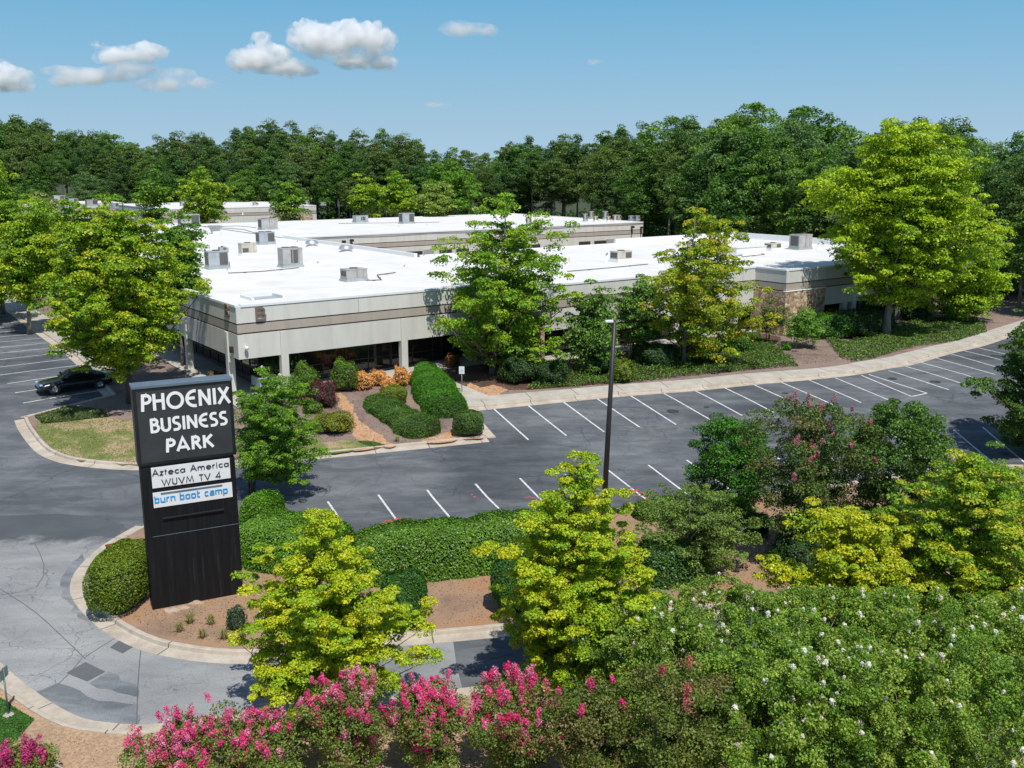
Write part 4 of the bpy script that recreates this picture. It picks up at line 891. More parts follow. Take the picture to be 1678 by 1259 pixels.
line('Azteca America', FF, (249,775), (375,765), (251,770), (250.5,780), .03, 'letter_black', -.032, 'lettering')
line('WUVM TV 4', FF, (265,792), (362,785), (266,785.5), (267,795.5), .03, 'letter_black', -.032, 'lettering')
line('burn boot camp', FB, (253,820), (373,808), (253,813.5), (254,824), .042, 'letter_blue', -.032, 'lettering')
a = sp_(263,807); b_ = sp_(364,794); m = MB(); m.box(a[0],b_[0],-.045,-.0,a[1]-.075,a[1]-.015); m.build('bar', 'sign_cap', SG)
a = sp_(266,848); b_ = sp_(367,835); m = MB(); m.box(a[0],b_[0],-.09,-.0,a[1]-.06,a[1]+.0,bev=.01); m.build('bar', 'sign_black', SG)
m = MB(); z = sp_(274,877)[1]; m.box(.22,SW-.02,-.004,.0,z,z+.02); m.build('seam', 'sign_cap', SG)
for k, (x, y, s) in enumerate([(282,1001,.3),(300,996,.22),(322,988,.25),(265,990,.14)]):
    q = gp(x,y,.13); v, f = ico(2); v = v*(1+.25*np.sin(v[:,::-1]*5+k))*np.array([s,s*.6,s*.35]); mb = MB(); mb.add([tuple(p) for p in v], f); tag(mb.build('rock', 'stone_grey', loc=q), ['largest flat rock at the foot of the black sign','second flat rock at the foot of the black sign','rock at the sign foot near the grass tufts','smallest stone at the left foot of the sign'][k], 'rock', 'stones at the sign foot')
q = gp(192,903,.13); mb = MB(); mb.box(-.42,.42,-.12,.12,-.05,.28,bev=.03); mb.box(-.44,.44,-.14,.14,.28,.33,bev=.01); o = mb.build('red_block', 'red_block', loc=q); o.rotation_euler = (0,0,radians(33)); tag(o, 'low dark red block behind the olive clipped bush', 'block')
# ================================================================ LAMPS, POSTS
def lamp(label, base, top, r0=.13, r1=.09, Y=None, arm=True):
    b_ = gp(*base, .13) if Y is None else (py(base[0],base[1],Y)[0], Y, G(Y)); t = py(*top, b_[1]); r = empty('street_lamp', b_); tag(r, label, 'street lamp'); dx = t[0]-b_[0]; h = t[2]-b_[2]
    MB().tube([(0,0,0),(dx*.5,0,h*.5),(dx,0,h)],[r0,(r0+r1)/2,r1],12).build('pole', 'pole_dark', r); MB().lathe([(r0*1.9,0),(r0*1.9,.35),(r0*1.3,.42)],16).build('base', 'walk_concrete', r)
    if arm:
        m = MB(); m.tube([(dx,0,h-.08),(dx-.12,0,h-.05)],.04,8); m.build('arm', 'pole_dark', r)
        m = MB(); m.box(-.36,.0,-.13,.13,-.06,.06,bev=.045); o = m.build('lamp_head', 'lamp_grey', r); o.location = (dx-.05,0,h+.0); 
    else: MB().box(dx-.3,dx+.3,-.15,.15,h-.05,h+.08,bev=.03).build('lamp_head', 'pole_dark', r)
    return r
lamp('dark lamp post with pale head leaning over the parking bays', (988,862), (1007,527))
lamp('thin dark lamp post in front of the distant stone ended building', (556,370), (555,327), Y=190, arm=False)
lamp('short dark lamp post beyond the orange topped yellow tree', (201,360), (200,318), Y=185, arm=False)
def signpost(label, base, h, plate, kind):
    b_ = gp(*base, .13); r = empty('sign_post', b_); tag(r, label, 'sign post')
    MB().tube([(0,0,0),(0,0,h)], .028, 8).build('post', 'sign_post' if kind == 'plate' else 'post_green', r)
    if kind == 'plate':
        m = MB(); w, hh = plate; m.box(-w/2,w/2,-.045,-.03,h-hh,h,bev=.004); p = m.build('plate', 'sign_white', r)
        m = MB(); T = lambda x, y, d: (x, -.045-d, h-hh/2+y)
        stroke(m, arc(.0,-.03,.07,.07,200,420,10), .018, T, depth=.004); stroke(m, [(-.02,.10),(-.02,-.0),(.05,-.0),(.07,-.08)], .018, T, depth=.005); m.build('symbol', 'letter_blue', p)
        p.parent = r
    else:
        m = MB(); m.box(-.02,.02,-.22,.22,h-.32,h,bev=.004); m.build('plate', 'post_green', r)
    return r
signpost('small white accessible parking sign on a post in the bark bed', (757,643), 1.75, (.36,.5), 'plate')
signpost('green street sign post seen edge on in the corner lawn', (14,1171), 1.5, None, 'edge')
q = gp(14,1172,.13); tag(MB().lathe([(.16,-.02),(.16,.02),(.13,.03),(.001,.035)],12).build('footing', 'walk_concrete', loc=q), kind='structure')
# ================================================================ CAR
def car():
    q = gp(99,638,0); a = radians(36); fr = bl(gp(54,634,0)); u0, v0 = fr[0]+.3, fr[1]
    v0 = 10.1; u0 = bl(gp(52,630,0))[0]-.25
    r = empty('parked_car', (*bw(u0+2.4, v0), G(bw(u0+2.4,v0)[1])), radians(36)); tag(r, 'black two door car parked nose out under the yellow green tree', 'car')
    L = 4.75; X = [0,.06,.25,.7,1.3,1.65,2.1,2.6,3.1,3.55,4.0,4.4,4.65,4.75]
    ht = [.50,.62,.72,.80,.88,.93,.97,.98,.99,1.01,1.03,1.03,.98,.85]; lo = [.30,.24,.20,.18,.18,.18,.18,.18,.18,.18,.20,.24,.30,.40]; wd = [.62,.78,.87,.92,.93,.92,.92,.92,.93,.95,.95,.92,.85,.75]
    b_ = MB(); vs = []; n = 16
    for x, h, l, w in zip(X, ht, lo, wd):
        for k in range(n):
            t = 2*pi*k/n; c, s = cos(t), sin(t); y = w*np.sign(c)*abs(c)**.45; z = (h+l)/2+(h-l)/2*np.sign(s)*abs(s)**.55
            if s > .3: y *= .93
            vs.append((x-2.375, y, z))
    fs = [(i*n+k, i*n+(k+1)%n, (i+1)*n+(k+1)%n, (i+1)*n+k)[::-1] for i in range(len(X)-1) for k in range(n)]+[tuple(range(n)), tuple((len(X)-1)*n+k for k in range(n))[::-1]]
    b_.add(vs, fs, 0, True); bd = b_.build('body', 'car_paint', r)
    m = bd.modifiers.new('s', 'SUBSURF'); m.levels = m.render_levels = 2
    g = MB(); gx = [1.45,2.05,2.7,3.3,4.15]; gz = [.90,1.27,1.36,1.30,1.01]; gw = [.78,.62,.60,.60,.72]; base = [.90,.93,.95,.96,.98]
    v = []
    for x, z, w, bz in zip(gx, gz, gw, base): v += [(x-2.375,-.80,bz),(x-2.375,-w,z),(x-2.375,w,z),(x-2.375,.80,bz)]
    f = [];
    for i in range(4):
        a0, b0 = i*4, i*4+4; f += [(a0,a0+1,b0+1,b0),(a0+2,a0+3,b0+3,b0+2)]
        f += [(a0+1,a0+2,b0+2,b0+1)]
    g.add(v, [q_ for q_ in f], 0, True); g.build('windows', 'glass', r)
    t = MB(); t.add([(x-2.375,y,z+.012) for x,z,w in list(zip(gx,gz,gw))[1:4] for y in (-w,w)], [(0,1,3,2),(2,3,5,4)], 0, True); t.build('roof', 'car_paint', r)
    for x in (.92, 3.75):
        for s in (-1, 1):
            w = MB(); w.lathe([(.20,-.11),(.32,-.115),(.345,-.08),(.345,.08),(.32,.115),(.20,.11)],24); o = w.build('wheel', 'tyre', r); o.location = (x-2.375, s*.86, .345); o.rotation_euler = (radians(90),0,0)
            p = MB(); p.lathe([(.235,-.10),(.235,.10),(.20,.10),(.19,.05),(.05,.09),(.001,.09)],24)
            for k in range(5): aa = k*2*pi/5; p.tube([(.04*cos(aa),.04*sin(aa),.1),(.2*cos(aa),.2*sin(aa),.1)],.025,5)
            o2 = p.build('rim', 'rim', o); o2.rotation_euler = (pi if s > 0 else 0, 0, 0)
            if s < 0: o2.rotation_euler = (0,0,0)
    for s in (-1, 1):
        h_ = MB(); h_.box(-2.30,-2.12,s*.58,s*.82,.60,.70,bev=.02); h_.build('headlight', 'headlight', r)
        tl = MB(); tl.box(2.28,2.385,s*.45,s*.80,.82,.92,bev=.01); tl.build('tail_light', 'car_red', r)
        mr = MB(); mr.box(-.72,-.58,s*.93,s*1.08,.98,1.10,bev=.03); mr.build('mirror', 'car_paint', r)
        dl = MB(); dl.box(-.45,-.437,s*.928,s*.935,.3,.92); dl.build('door_seam', 'car_trim', r)
    gr = MB(); gr.box(-2.39,-2.34,-.5,.5,.34,.48,bev=.01); gr.build('grille', 'car_trim', r)
car()
# ================================================================ VEGETATION
YM = [(.36,.42,.015),(.30,.40,.015),(.20,.33,.015),(.42,.44,.015)]; YG = [(.20,.32,.02),(.28,.38,.02),(.13,.25,.02)]
OY = [(.25,.36,.018),(.32,.39,.018),(.16,.29,.018),(.12,.23,.02)]; ORG = [(.50,.22,.02),(.48,.30,.02)]
MG = [(.10,.21,.025),(.14,.27,.02),(.08,.16,.02),(.18,.30,.02)]; CG = [(.10,.20,.03),(.14,.25,.035),(.08,.15,.025),(.17,.25,.05)]
OL = [(.12,.19,.03),(.15,.21,.035),(.09,.14,.025),(.19,.15,.05)]; DG = [(.035,.085,.02),(.05,.12,.025),(.03,.07,.015)]; HG = [(.05,.13,.018),(.08,.19,.02),(.12,.25,.03)]
PN = [(.065,.125,.03),(.09,.165,.035),(.12,.18,.04)]; DC = [(.07,.16,.025),(.10,.21,.03),(.055,.12,.025)]
PK = [(.82,.07,.28),(.88,.14,.36),(.75,.05,.22),(.85,.26,.42)]; PKD = [(.60,.12,.16),(.50,.10,.12),(.66,.16,.22)]; WH = [(.92,.92,.88),(.88,.87,.80),(.85,.76,.66)]
# foreground maples on the verge
tree('maple_tree','small bright yellow green maple nearest the black sign','tree',(520,1182),(398,668,850,1150),n=430,cr=.27,per=230,leaf=.074,pal=YM,tr=.09,nl=46,bark='bark_dark',rough=.30,dens=1.8,group='young maples along the kerb',prof='maple')
tree('maple_tree','taller yellow green maple hiding the foot of the lamp post','tree',(935,1128),(812,1076,738,1120),n=520,cr=.28,per=230,leaf=.076,pal=YM,tr=.11,nl=50,bark='bark_dark',rough=.28,dens=1.75,group='young maples along the kerb',prof='maple')
tree('maple_tree','golden yellow maple rising behind the white flowering shrubs','tree',(1375,1050),(1278,1520,828,1040),n=380,cr=.29,per=160,leaf=.09,pal=[(.44,.44,.018),(.38,.42,.018),(.26,.35,.018)],tr=.08,nl=34,bark='bark_grey',rough=.25,group='young maples along the kerb',extra=[(1290,1360,815,880,10)])
tree('maple_tree','broad olive yellow maple at the right edge above white flowers','tree',(1600,1040),(1440,1740,752,1040),n=560,cr=.32,per=160,leaf=.095,pal=OY+[(.40,.40,.03)],tr=.12,nl=40,bark='bark_grey',rough=.3,group='young maples along the kerb',extra=[(1560,1610,745,830,10),(1610,1660,760,830,10)])
# crape myrtles, bottom row
pinks = [(.78,.07,.27),(.85,.13,.36),(.72,.16,.26),(.82,.30,.45)]
def crape(label, px, Yd, box, cnt, bp, pal, n=110, sz=.165, group='crape myrtles along the bottom verge', petal=.042, name='crape_myrtle', per=200, leaf=.07, topbias=1.2, dup=0, cr=.31, up=.35):
    return tree(name, label, 'shrub', (px, 0), box, Y=Yd, prof='vase' if bp is not WH else 'mass', n=n, cr=cr, per=per, leaf=leaf, pal=pal, tr=.045, nl=26, bark='bark_pale', multi=3, group=group, rough=.3, flat=.75 if bp is not WH else 1., up=up, jit=.8 if bp is not WH else 1.05, inner=.35 if bp is not WH else .12, branchy=0, blossoms=(int(cnt*(1.45 if bp is not WH and cnt > 8 else 1.1)), sz, bp, topbias, petal), dup_y=dup)
crape('small pink crape myrtle in the bottom left corner', 50, 23.0, (-20,98,1240,1420), 24, [(.50,.05,.20),(.62,.10,.26)], OL, n=55)
crape('airy magenta crape myrtle nearest the corner lawn', 300, 22.6, (222,382,1199,1440), 56, pinks, OL, n=80)
crape('magenta crape myrtle below the small bright maple', 420, 22.6, (340,520,1184,1440), 60, pinks, OL, n=95)
crape('pink crape myrtle with the tallest reddish spire', 570, 23, (500,650,1120,1420), 64, pinks, OL, n=100)
crape('bright magenta crape myrtle standing over the grey road', 700, 23.2, (640,770,1128,1420), 66, PK, OL, n=95)
crape('full pink crape myrtle beside the green leafy shrubs', 835, 23.2, (755,932,1128,1420), 70, PK, OL, n=115)
OLG = [(.10,.155,.025),(.13,.18,.03),(.08,.12,.02),(.16,.14,.045)]
crape('brownish green crape myrtle with a few pink buds', 960, 22, (890,1060,1130,1440), 4, PK, OLG, n=150, per=190)
crape('dull green crape myrtle in the bottom middle', 1100, 21, (1020,1200,1090,1440), 4, PKD, OLG, n=160, per=190)
WPAL = [(.14,.25,.03),(.19,.31,.035),(.09,.17,.022),(.24,.32,.05)]
for k, (px, Yd, box, cnt, lab) in enumerate([
  (1020,27.0,(913,1137,979,1300),22,'white flowering shrub nearest the taller yellow maple'),
  (1180,27.2,(1058,1312,969,1300),26,'white flowering shrub at the bare soil edge'),
  (1350,27.0,(1233,1477,979,1300),26,'white flowering shrub under the golden yellow maple'),
  (1500,26.6,(1388,1622,979,1300),24,'white flowering shrub under the broad olive maple'),
  (1640,26.0,(1538,1782,994,1320),18,'white flowering shrub at the right edge beside dark brush'),
  (1100,24.6,(988,1212,1024,1400),18,'white flowering shrub between the taller yellow maple and the dull green one'),
  (1320,24.4,(1198,1442,1029,1400),20,'white flowering shrub in the second row below the golden maple'),
  (1520,24.2,(1398,1642,1029,1400),20,'white flowering shrub in the second row below the olive maple'),
  (1260,22.0,(1128,1392,1074,1440),24,'white flowering shrub at the bottom right of the dull green one'),
  (1430,21.5,(1298,1562,1074,1440),26,'white flowering shrub in the middle of the bottom right mass'),
  (1610,21.2,(1468,1762,1084,1440),26,'white flowering shrub in the bottom right corner')]):
    crape(lab, px, Yd, box, cnt, WH, WPAL, n=520, cr=.20, sz=.085, group='white crape myrtles at the bottom right', per=125, leaf=.07, petal=.045, topbias=.5)
crape('dark brownish shrub at the right edge behind white flowers', 1690, 29, (1620,1760,990,1200), 2, WH, OL, n=90)
# island shrubs
crape('tall crape myrtle with sparse pink tips between two green shrubs', 1325, 37.5, (1240,1412,662,965), 20, [(.50,.17,.20),(.55,.22,.26)], [(.08,.15,.03),(.11,.19,.035),(.15,.14,.05),(.07,.12,.025)], n=300, sz=.16, group='large shrubs on the lot island', petal=.055, per=170, leaf=.095, cr=.38, topbias=1.0)
tree('tall_shrub','tall dense green shrub right of the pink tipped one','shrub',(1468,0),(1378,1556,662,960),Y=38,prof='vase',n=300,cr=.34,per=160,leaf=.10,pal=[(.07,.15,.025),(.10,.19,.03),(.06,.12,.02)],tr=.07,nl=26,multi=3,bark='bark_grey',group='large shrubs on the lot island',flat=.8,up=.4,jit=.8,branchy=0)
tree('glossy_tree','rounded dense deep green tree at the end of the hedge','tree',(1195,0),(1125,1264,680,880),Y=43,prof='round',n=190,cr=.45,per=190,leaf=.10,pal=[(.045,.15,.012),(.07,.20,.015),(.035,.11,.012)],tr=.12,nl=18,bark='bark_dark',group='large shrubs on the lot island',rough=.2,branchy=0,mat='leaf',extra=[(1150,1230,820,900,20)])
tree('dogwood_tree','loose dull green small tree behind the dark hedge end','tree',(1140,0),(1055,1232,795,1000),Y=36.5,prof='round',n=260,cr=.30,per=110,leaf=.08,pal=[(.13,.21,.04),(.17,.25,.05),(.10,.16,.03)],tr=.07,nl=36,bark='bark_pale',multi=2,group='large shrubs on the lot island',rough=.25)
tree('tall_shrub','medium green bush between the broad olive maple and the lot','shrub',(1590,0),(1500,1700,740,860),Y=39,prof='dome',n=120,cr=.36,per=150,leaf=.09,pal=MG,tr=.05,nl=14,group='large shrubs on the lot island')
for x, y, w_, h_, lab, pal in [(1300,935,70,60,'low dark shrub under the sparse pink tipped crape myrtle',DG),(1420,925,90,70,'low spreading shrub between the golden maple and the tall green shrub',MG),(1520,905,80,64,'low shrub right under the tall dense green shrub',DG),(1590,870,90,60,'rounded low shrub at the lot edge right of the tall shrub',MG),(1235,880,40,40,'small dark shrub at the foot of the glossy tree',DG),(1655,850,80,55,'low shrub by the lot edge at the right border',MG)]:
    bush('low_shrub', lab, 'shrub', (x,y), w_, h_, n=int(w_*h_*2.6), leaf=.085, pal=pal, loose=.12, group='low shrubs on the lot island')
# bare shrub
q = gp(1268,925,.13); mb = MB()
for k in range(34):
    a = rnd.uniform(0,6.28); l = rnd.uniform(.7,1.5); p = Vector((0,0,0)); d = Vector((cos(a)*.7,sin(a)*.5,1)).normalized(); pts = [p.copy()]
    for j in range(4): d = (d+Vector((rnd.gauss(0,.25),rnd.gauss(0,.25),rnd.gauss(0,.1)))).normalized(); p = p+d*l/4; pts.append(p.copy())
    mb.tube(pts, [.018,.014,.01,.007,.003], 4)
tag(mb.build('bare_shrub','bark_pale',loc=q), 'leafless grey twiggy shrub on the bare island soil', 'shrub')
# crape by sign and ornamental
tree('crape_myrtle','leafy multi stemmed small tree right behind the black sign','tree',(412,812),(372,532,612,790),prof='round',n=420,cr=.33,per=140,leaf=.085,pal=[(.12,.25,.02),(.16,.30,.02),(.09,.18,.02)],tr=.06,nl=30,multi=5,bark='bark_dark',rough=.28,blossoms=(5,.1,WH,.5,.04))
# hedges
HP = [(.06,.16,.012),(.09,.22,.015),(.13,.28,.02),(.17,.28,.03)]
hedge('hedge','tall clipped glossy hedge between the sign and the yellow maple',[(575,948),(650,938),(740,930),(830,918),(900,905)],2.4,1.85,46000,.085,HP)
hedge('hedge','lower clipped hedge directly behind the black sign',[(405,905),(455,915),(520,925),(572,935)],2.9,1.75,34000,.08,[(.09,.23,.015),(.13,.29,.02),(.16,.30,.03)])
hedge('hedge','rounded hedge lobe touching the lot beside the sign',[(404,868),(428,872),(448,880)],2.2,1.75,14000,.08,[(.09,.23,.015),(.13,.29,.02)])
hedge('hedge','dark glossy hedge below the loose dull green tree',[(1040,950),(1090,946),(1140,938)],2.2,1.45,17000,.085,[(.03,.09,.012),(.05,.13,.015),(.07,.16,.02)])
hedge('hedge','low green hedge strip at the lot edge behind the lamp',[(1040,850),(1080,845),(1120,838)],1.3,.7,7000,.08,MG,mat='leaf')
bush('clipped_bush','olive green flat topped bush in the island nose','bush',(203,985),92,100,n=16000,leaf=.065,pal=[(.16,.24,.012),(.20,.28,.015),(.11,.19,.012)],pw=3.4,depth=1.75,rough=.05)
bush('clipped_bush','round dark green bush beside the bright small maple','bush',(664,1022),84,100,n=13000,leaf=.07,pal=[(.04,.13,.018),(.06,.18,.02),(.03,.09,.012)],pw=2.4,group='round clipped bushes by the lower kerb')
bush('clipped_bush','round green bush half hidden by the taller maple','bush',(842,1000),84,105,n=11000,leaf=.07,pal=[(.04,.13,.018),(.06,.18,.02)],group='round clipped bushes by the lower kerb')
bush('small_shrub','bluish green young shrub right of the ornamental grasses','bush',(389,1032),30,42,n=900,leaf=.07,pal=[(.05,.10,.05),(.08,.14,.06)],loose=.1)
def tuft(label, x, y, s, pal, grp):
    q = gp(x, y, .13); n = 70; a = R.random(n)*6.28; r = R.random(n); V = []; Fc = []; CC = []
    for k in range(n):
        d = np.array([cos(a[k]), sin(a[k]), 0]); l = s*(.6+.6*R.random()); b0 = d*.05; m = b0+d*l*.3*r[k]+np.array([0,0,l*.7]); t = b0+d*l*.8*r[k]+np.array([0,0,l*(.95-.5*r[k])]); w = np.array([-d[1],d[0],0])*.012; o = len(V)
        V += [b0-w,b0+w,m+w*.8,m-w*.8,t]; Fc += [(o,o+1,o+2,o+3),(o+3,o+2,o+4)]; c = palette(pal,1)[0]; CC += [c,c]
    me = bpy.data.meshes.new('grass_tuft'); me.from_pydata([tuple(v) for v in V], [], Fc); me.materials.append(MATS['leaf']); at = me.attributes.new('col','FLOAT_COLOR','FACE'); at.data.foreach_set('color', np.column_stack([np.array(CC), np.ones(len(CC))]).astype(np.float32).ravel())
    o = bpy.data.objects.new('grass_tuft', me); C.objects.link(o); o.location = q; tag(o, label, 'grass tuft', grp)
for x, y, s, lab in [(294,1036,.42,'grass tuft lowest left in front of the sign'),(312,1022,.5,'upright grass tuft behind the lowest left tuft'),(332,1046,.4,'grass tuft closest to the kerb in front of the sign'),(346,1024,.45,'grass tuft below the middle of the sign'),(368,1048,.42,'grass tuft next to the bluish shrub')]:
    tuft(lab, x, y, s, [(.30,.30,.08),(.18,.24,.06),(.38,.30,.14)], 'ornamental grasses before the sign')
tuft('pale spiky plant in front of the long clipped hedge', 651, 724, .42, [(.36,.42,.14),(.28,.36,.10)], None)
LT = [(.30,.18,.10),(.22,.14,.08),(.40,.28,.17),(.14,.09,.06),(.30,.27,.12)]
isl_in = [gp(*p)[:2] for p in [(250,880),(330,888),(560,905),(850,880),(1085,855),(1400,815),(1700,790),(1700,945),(1300,978),(950,1006),(640,1038),(413,1064),(300,1054),(200,1014),(165,975),(170,925)]]
groundcover('leaf_litter','fallen brown leaves and bark bits on the island soil',isl_in,15000,.055,LT,hgt=.02,world=True,cat='leaf litter',upb=1.6)
groundcover('leaf_litter','dry leaf bits scattered on the corner bed mulch',[(470,690),(500,640),(560,640),(700,625),(780,640),(790,712),(640,728),(480,742)],6500,.06,LT,hgt=.03,cat='leaf litter',upb=1.6)
groundcover('leaf_litter','dry leaves on the bare verge at the bottom',[(30,1225),(80,1195),(160,1215),(420,1192),(740,1156),(900,1135),(900,1259),(20,1259)],2600,.04,[(.36,.24,.15),(.28,.19,.12),(.46,.34,.22)],hgt=.02,cat='leaf litter',upb=1.6)
groundcover('leaf_litter','dark litter under the trees along the facade',[(770,648),(800,610),(900,600),(1240,552),(1300,560),(1400,590),(1310,598),(1060,624),(870,640)],7000,.08,LT,hgt=.04,cat='leaf litter',upb=1.6)
# corner bed
BG = [(.05,.19,.012),(.08,.26,.018),(.12,.33,.02)]
hedge('hedge','biggest mounded clipped hedge pointing down to the parking bays',[(697,620),(706,636),(716,655),(728,672),(740,686)],2.6,1.25,30000,.075,BG,cat='hedge',mat='leaf',pw=2.6,taper=[(0,.8),(.4,1.05),(1,1.)],rough=.03)
hedge('hedge','long low clipped hedge left of the biggest mound',[(610,661),(628,672),(650,686),(676,702),(704,717)],2.3,.9,26000,.075,[(.07,.17,.025),(.10,.21,.03),(.13,.22,.05)],mat='leaf',pw=2.6,rough=.06,taper=[(0,.9),(.3,.8),(1,1.1)])
bush('clipped_bush','small clipped bush at the tip of the planting bed','bush',(768,712),50,42,n=5000,leaf=.075,pal=[(.07,.15,.025),(.10,.19,.03)],pw=3)
bush('clipped_bush','yellowish round bush between the two clipped hedges','bush',(645,661),43,31,n=5000,leaf=.07,pal=[(.20,.26,.015),(.15,.22,.015)],pw=2.8)
bush('clipped_bush','small round green bush on top of the biggest mound','bush',(697,622),40,30,n=3500,leaf=.07,pal=BG,pw=2.4)
bush('round_bush','loose round green bush right of the purple bush','bush',(565,640),42,50,n=4500,leaf=.085,pal=MG,loose=.05)
bush('round_bush','tall loose green bush in front of the first column','bush',(500,652),40,56,n=4500,leaf=.085,pal=MG,loose=.06)
bush('round_bush','dark purple red leaved bush in the corner bed','bush',(529,666),44,44,n=5000,leaf=.07,pal=[(.13,.035,.045),(.18,.05,.06),(.09,.02,.03)],loose=.06)
bush('round_bush','small purple bush left of the larger purple one','bush',(491,662),20,24,n=1600,leaf=.07,pal=[(.13,.035,.045),(.16,.05,.05)],loose=.06)
bush('round_bush','low yellow green spreading bush on the slope','bush',(549,706),62,30,n=5500,leaf=.08,pal=[(.34,.32,.02),(.22,.26,.02),(.14,.20,.03)],loose=.07)
bush('round_bush','low green bush at the foot of the purple bush','bush',(512,676),28,16,n=1800,leaf=.08,pal=MG,loose=.08)
for x, y, w_, h_, lab in [(595,638,25,27,'largest orange shrub right after the round green bush'),(620,631,25,23,'second orange shrub close to the building'),(636,641,19,21,'third orange shrub lowest of the row'),(658,632,21,29,'tall orange shrub before the second column'),(676,628,13,17,'small orange shrub next to the biggest mound'),(741,603,20,22,'rusty brown shrub in the shaded bark bed')]:
    bush('orange_shrub', lab, 'bush', (x,y), w_, h_, n=1900, leaf=.10, pal=[(.80,.40,.12),(.85,.52,.20),(.70,.30,.08)] if 'rusty' not in lab else [(.30,.10,.03),(.22,.12,.04)], loose=.14, group='orange shrubs along the walkway' if 'rusty' not in lab else None)
bush('round_bush','small orange flowering plant beside the first pillar of the west face','bush',(355,625),24,16,n=900,leaf=.09,pal=[(.5,.2,.05),(.15,.2,.04)],loose=.1)
q = bw(3.1,1.5); bush('planter_plant','leafy plant growing in the blue grey planter','plant',None,44,34,n=1500,leaf=.13,pal=DG,loose=.2,world=(q[0],q[1],ZB+.80))
# along the facade
groundcover('groundcover_slope','spreading green juniper on the slope below the middle facade',[(862,640),(900,618),(1000,606),(1090,585),(1180,560),(1237,548),(1270,570),(1308,601),(1250,606),(1150,615),(1060,626),(960,633)],30000,.13,[(.11,.20,.035),(.15,.26,.045),(.08,.15,.03)],hgt=.55)
groundcover('groundcover_slope','spreading green juniper right of the bare mulch strip',[(1352,556),(1390,562),(1440,540),(1500,530),(1560,520),(1600,525),(1618,545),(1570,560),(1520,566),(1480,575),(1425,590),(1395,594),(1375,585)],20000,.15,[(.11,.20,.035),(.15,.25,.045),(.08,.15,.03)],hgt=.5)
groundcover('groundcover_strip','low grey green ground cover along the lawn top',[(57,684),(110,668),(172,676),(178,684),(120,690),(70,696)],7000,.10,[(.10,.15,.05),(.14,.19,.06)],hgt=.3)
sheetg = groundcover('lawn_blades','short worn grass on the west island',lawnW,9000,.06,[(.13,.19,.04),(.20,.24,.06),(.34,.28,.14)],hgt=.05)
groundcover('lawn_blades','bright mown grass in the bottom left corner',lawnC,26000,.05,[(.05,.15,.02),(.08,.20,.03)],hgt=.06)
groundcover('lawn_blades','short grass strip at the bed kerb',[(585,724),(610,724),(640,731),(615,735),(600,730)],1200,.06,[(.06,.15,.02),(.10,.2,.03)],hgt=.06)
for x, y, w_, h_, lab, pal in [(1020,625,34,36,'yellow green round bush near the lamp post','Y'),(1050,590,26,26,'dark round bush under the dogwood','D'),(1075,600,60,36,'wide dark bush beside the pale column','D'),(1130,610,0,0,'',''),(1206,578,38,36,'glossy round bush under the yellow topped tree','G'),(1160,590,44,30,'dark bush behind the forked trunk','D'),(1360,553,58,38,'boxy bright topped hedge bush right of the stone pier','G'),(1400,552,60,42,'boxy dark bush in front of the right wing windows','D'),(1436,540,50,40,'dark bush touching the largest trunk','D'),(850,625,60,40,'dark shrub at the foot of the stone wall','D'),(905,628,50,36,'mid green shrub before the stone corner','D'),(1500,525,40,26,'low bush before the far columns','D'),(1395,520,30,20,'',''),(1289,574,14,10,'tiny green shrub in the bare mulch','G'),(985,612,36,30,'dark low shrub left of the yellow green bush','D')]:
    if lab: bush('round_bush', lab, 'bush', (x,y), w_, h_, n=max(700,int(w_*h_*3.2)), leaf=.12, pal={'Y':[(.20,.26,.02),(.14,.22,.02)],'D':DG,'G':[(.06,.19,.015),(.09,.24,.02)]}[pal], loose=.07, pw=3 if 'boxy' in lab else 2.4)
# trees round the building
tree('maple_tree','large green tree in front of the dark windows and stone wall','tree',(808,612),(722,940,325,622),prof='ovate',n=330,cr=.62,per=130,leaf=.18,pal=[(.13,.25,.02),(.18,.32,.02),(.24,.35,.02)],tr=.24,nl=44,bark='bark_grey',rough=.3,inner=.3,group='trees before the main facade',extra=[(712,800,380,470,16),(850,940,345,450,18)])
tree('maple_tree','yellow and orange topped tree before the long roof','tree',(1123,597),(1055,1250,335,600),prof='ovate',n=330,cr=.60,per=105,leaf=.175,pal=[(.22,.32,.02),(.30,.36,.02),(.38,.36,.02),(.14,.24,.02)],tr=.18,nl=44,bark='bark_grey',multi=2,tips=[(.42,.24,.03),(.45,.32,.03)],tipw=.10,rough=.3,inner=.3,group='trees before the main facade')
tree('dogwood_tree','loose mid green small tree left of the lamp post','tree',(965,612),(925,1020,470,630),prof='ovate',n=170,cr=.6,per=95,leaf=.17,pal=[(.10,.20,.03),(.14,.25,.04),(.08,.15,.03)],tr=.10,nl=24,group='small trees before the facade',rough=.3)
tree('dogwood_tree','small twin stemmed tree before the pale column','tree',(1033,588),(1000,1095,462,572),prof='round',n=110,cr=.6,per=95,leaf=.17,pal=[(.10,.20,.03),(.13,.24,.04)],tr=.08,nl=20,multi=2,bark='bark_pale',group='small trees before the facade')
tree('small_tree','thin bare looking young tree against the shaded stone','tree',(1258,565),(1235,1288,498,545),prof='round',n=40,cr=.45,per=55,leaf=.14,pal=[(.10,.17,.04),(.16,.15,.06)],tr=.05,nl=22,multi=3,bark='bark_dark',group='young trees at the stone pier')
tree('small_tree','umbrella shaped young tree right of the stone corner','tree',(1302,570),(1283,1350,515,550),prof='dome',n=60,cr=.5,per=90,leaf=.14,pal=[(.10,.22,.03),(.14,.27,.03)],tr=.05,nl=18,multi=3,bark='bark_pale',group='young trees at the stone pier')
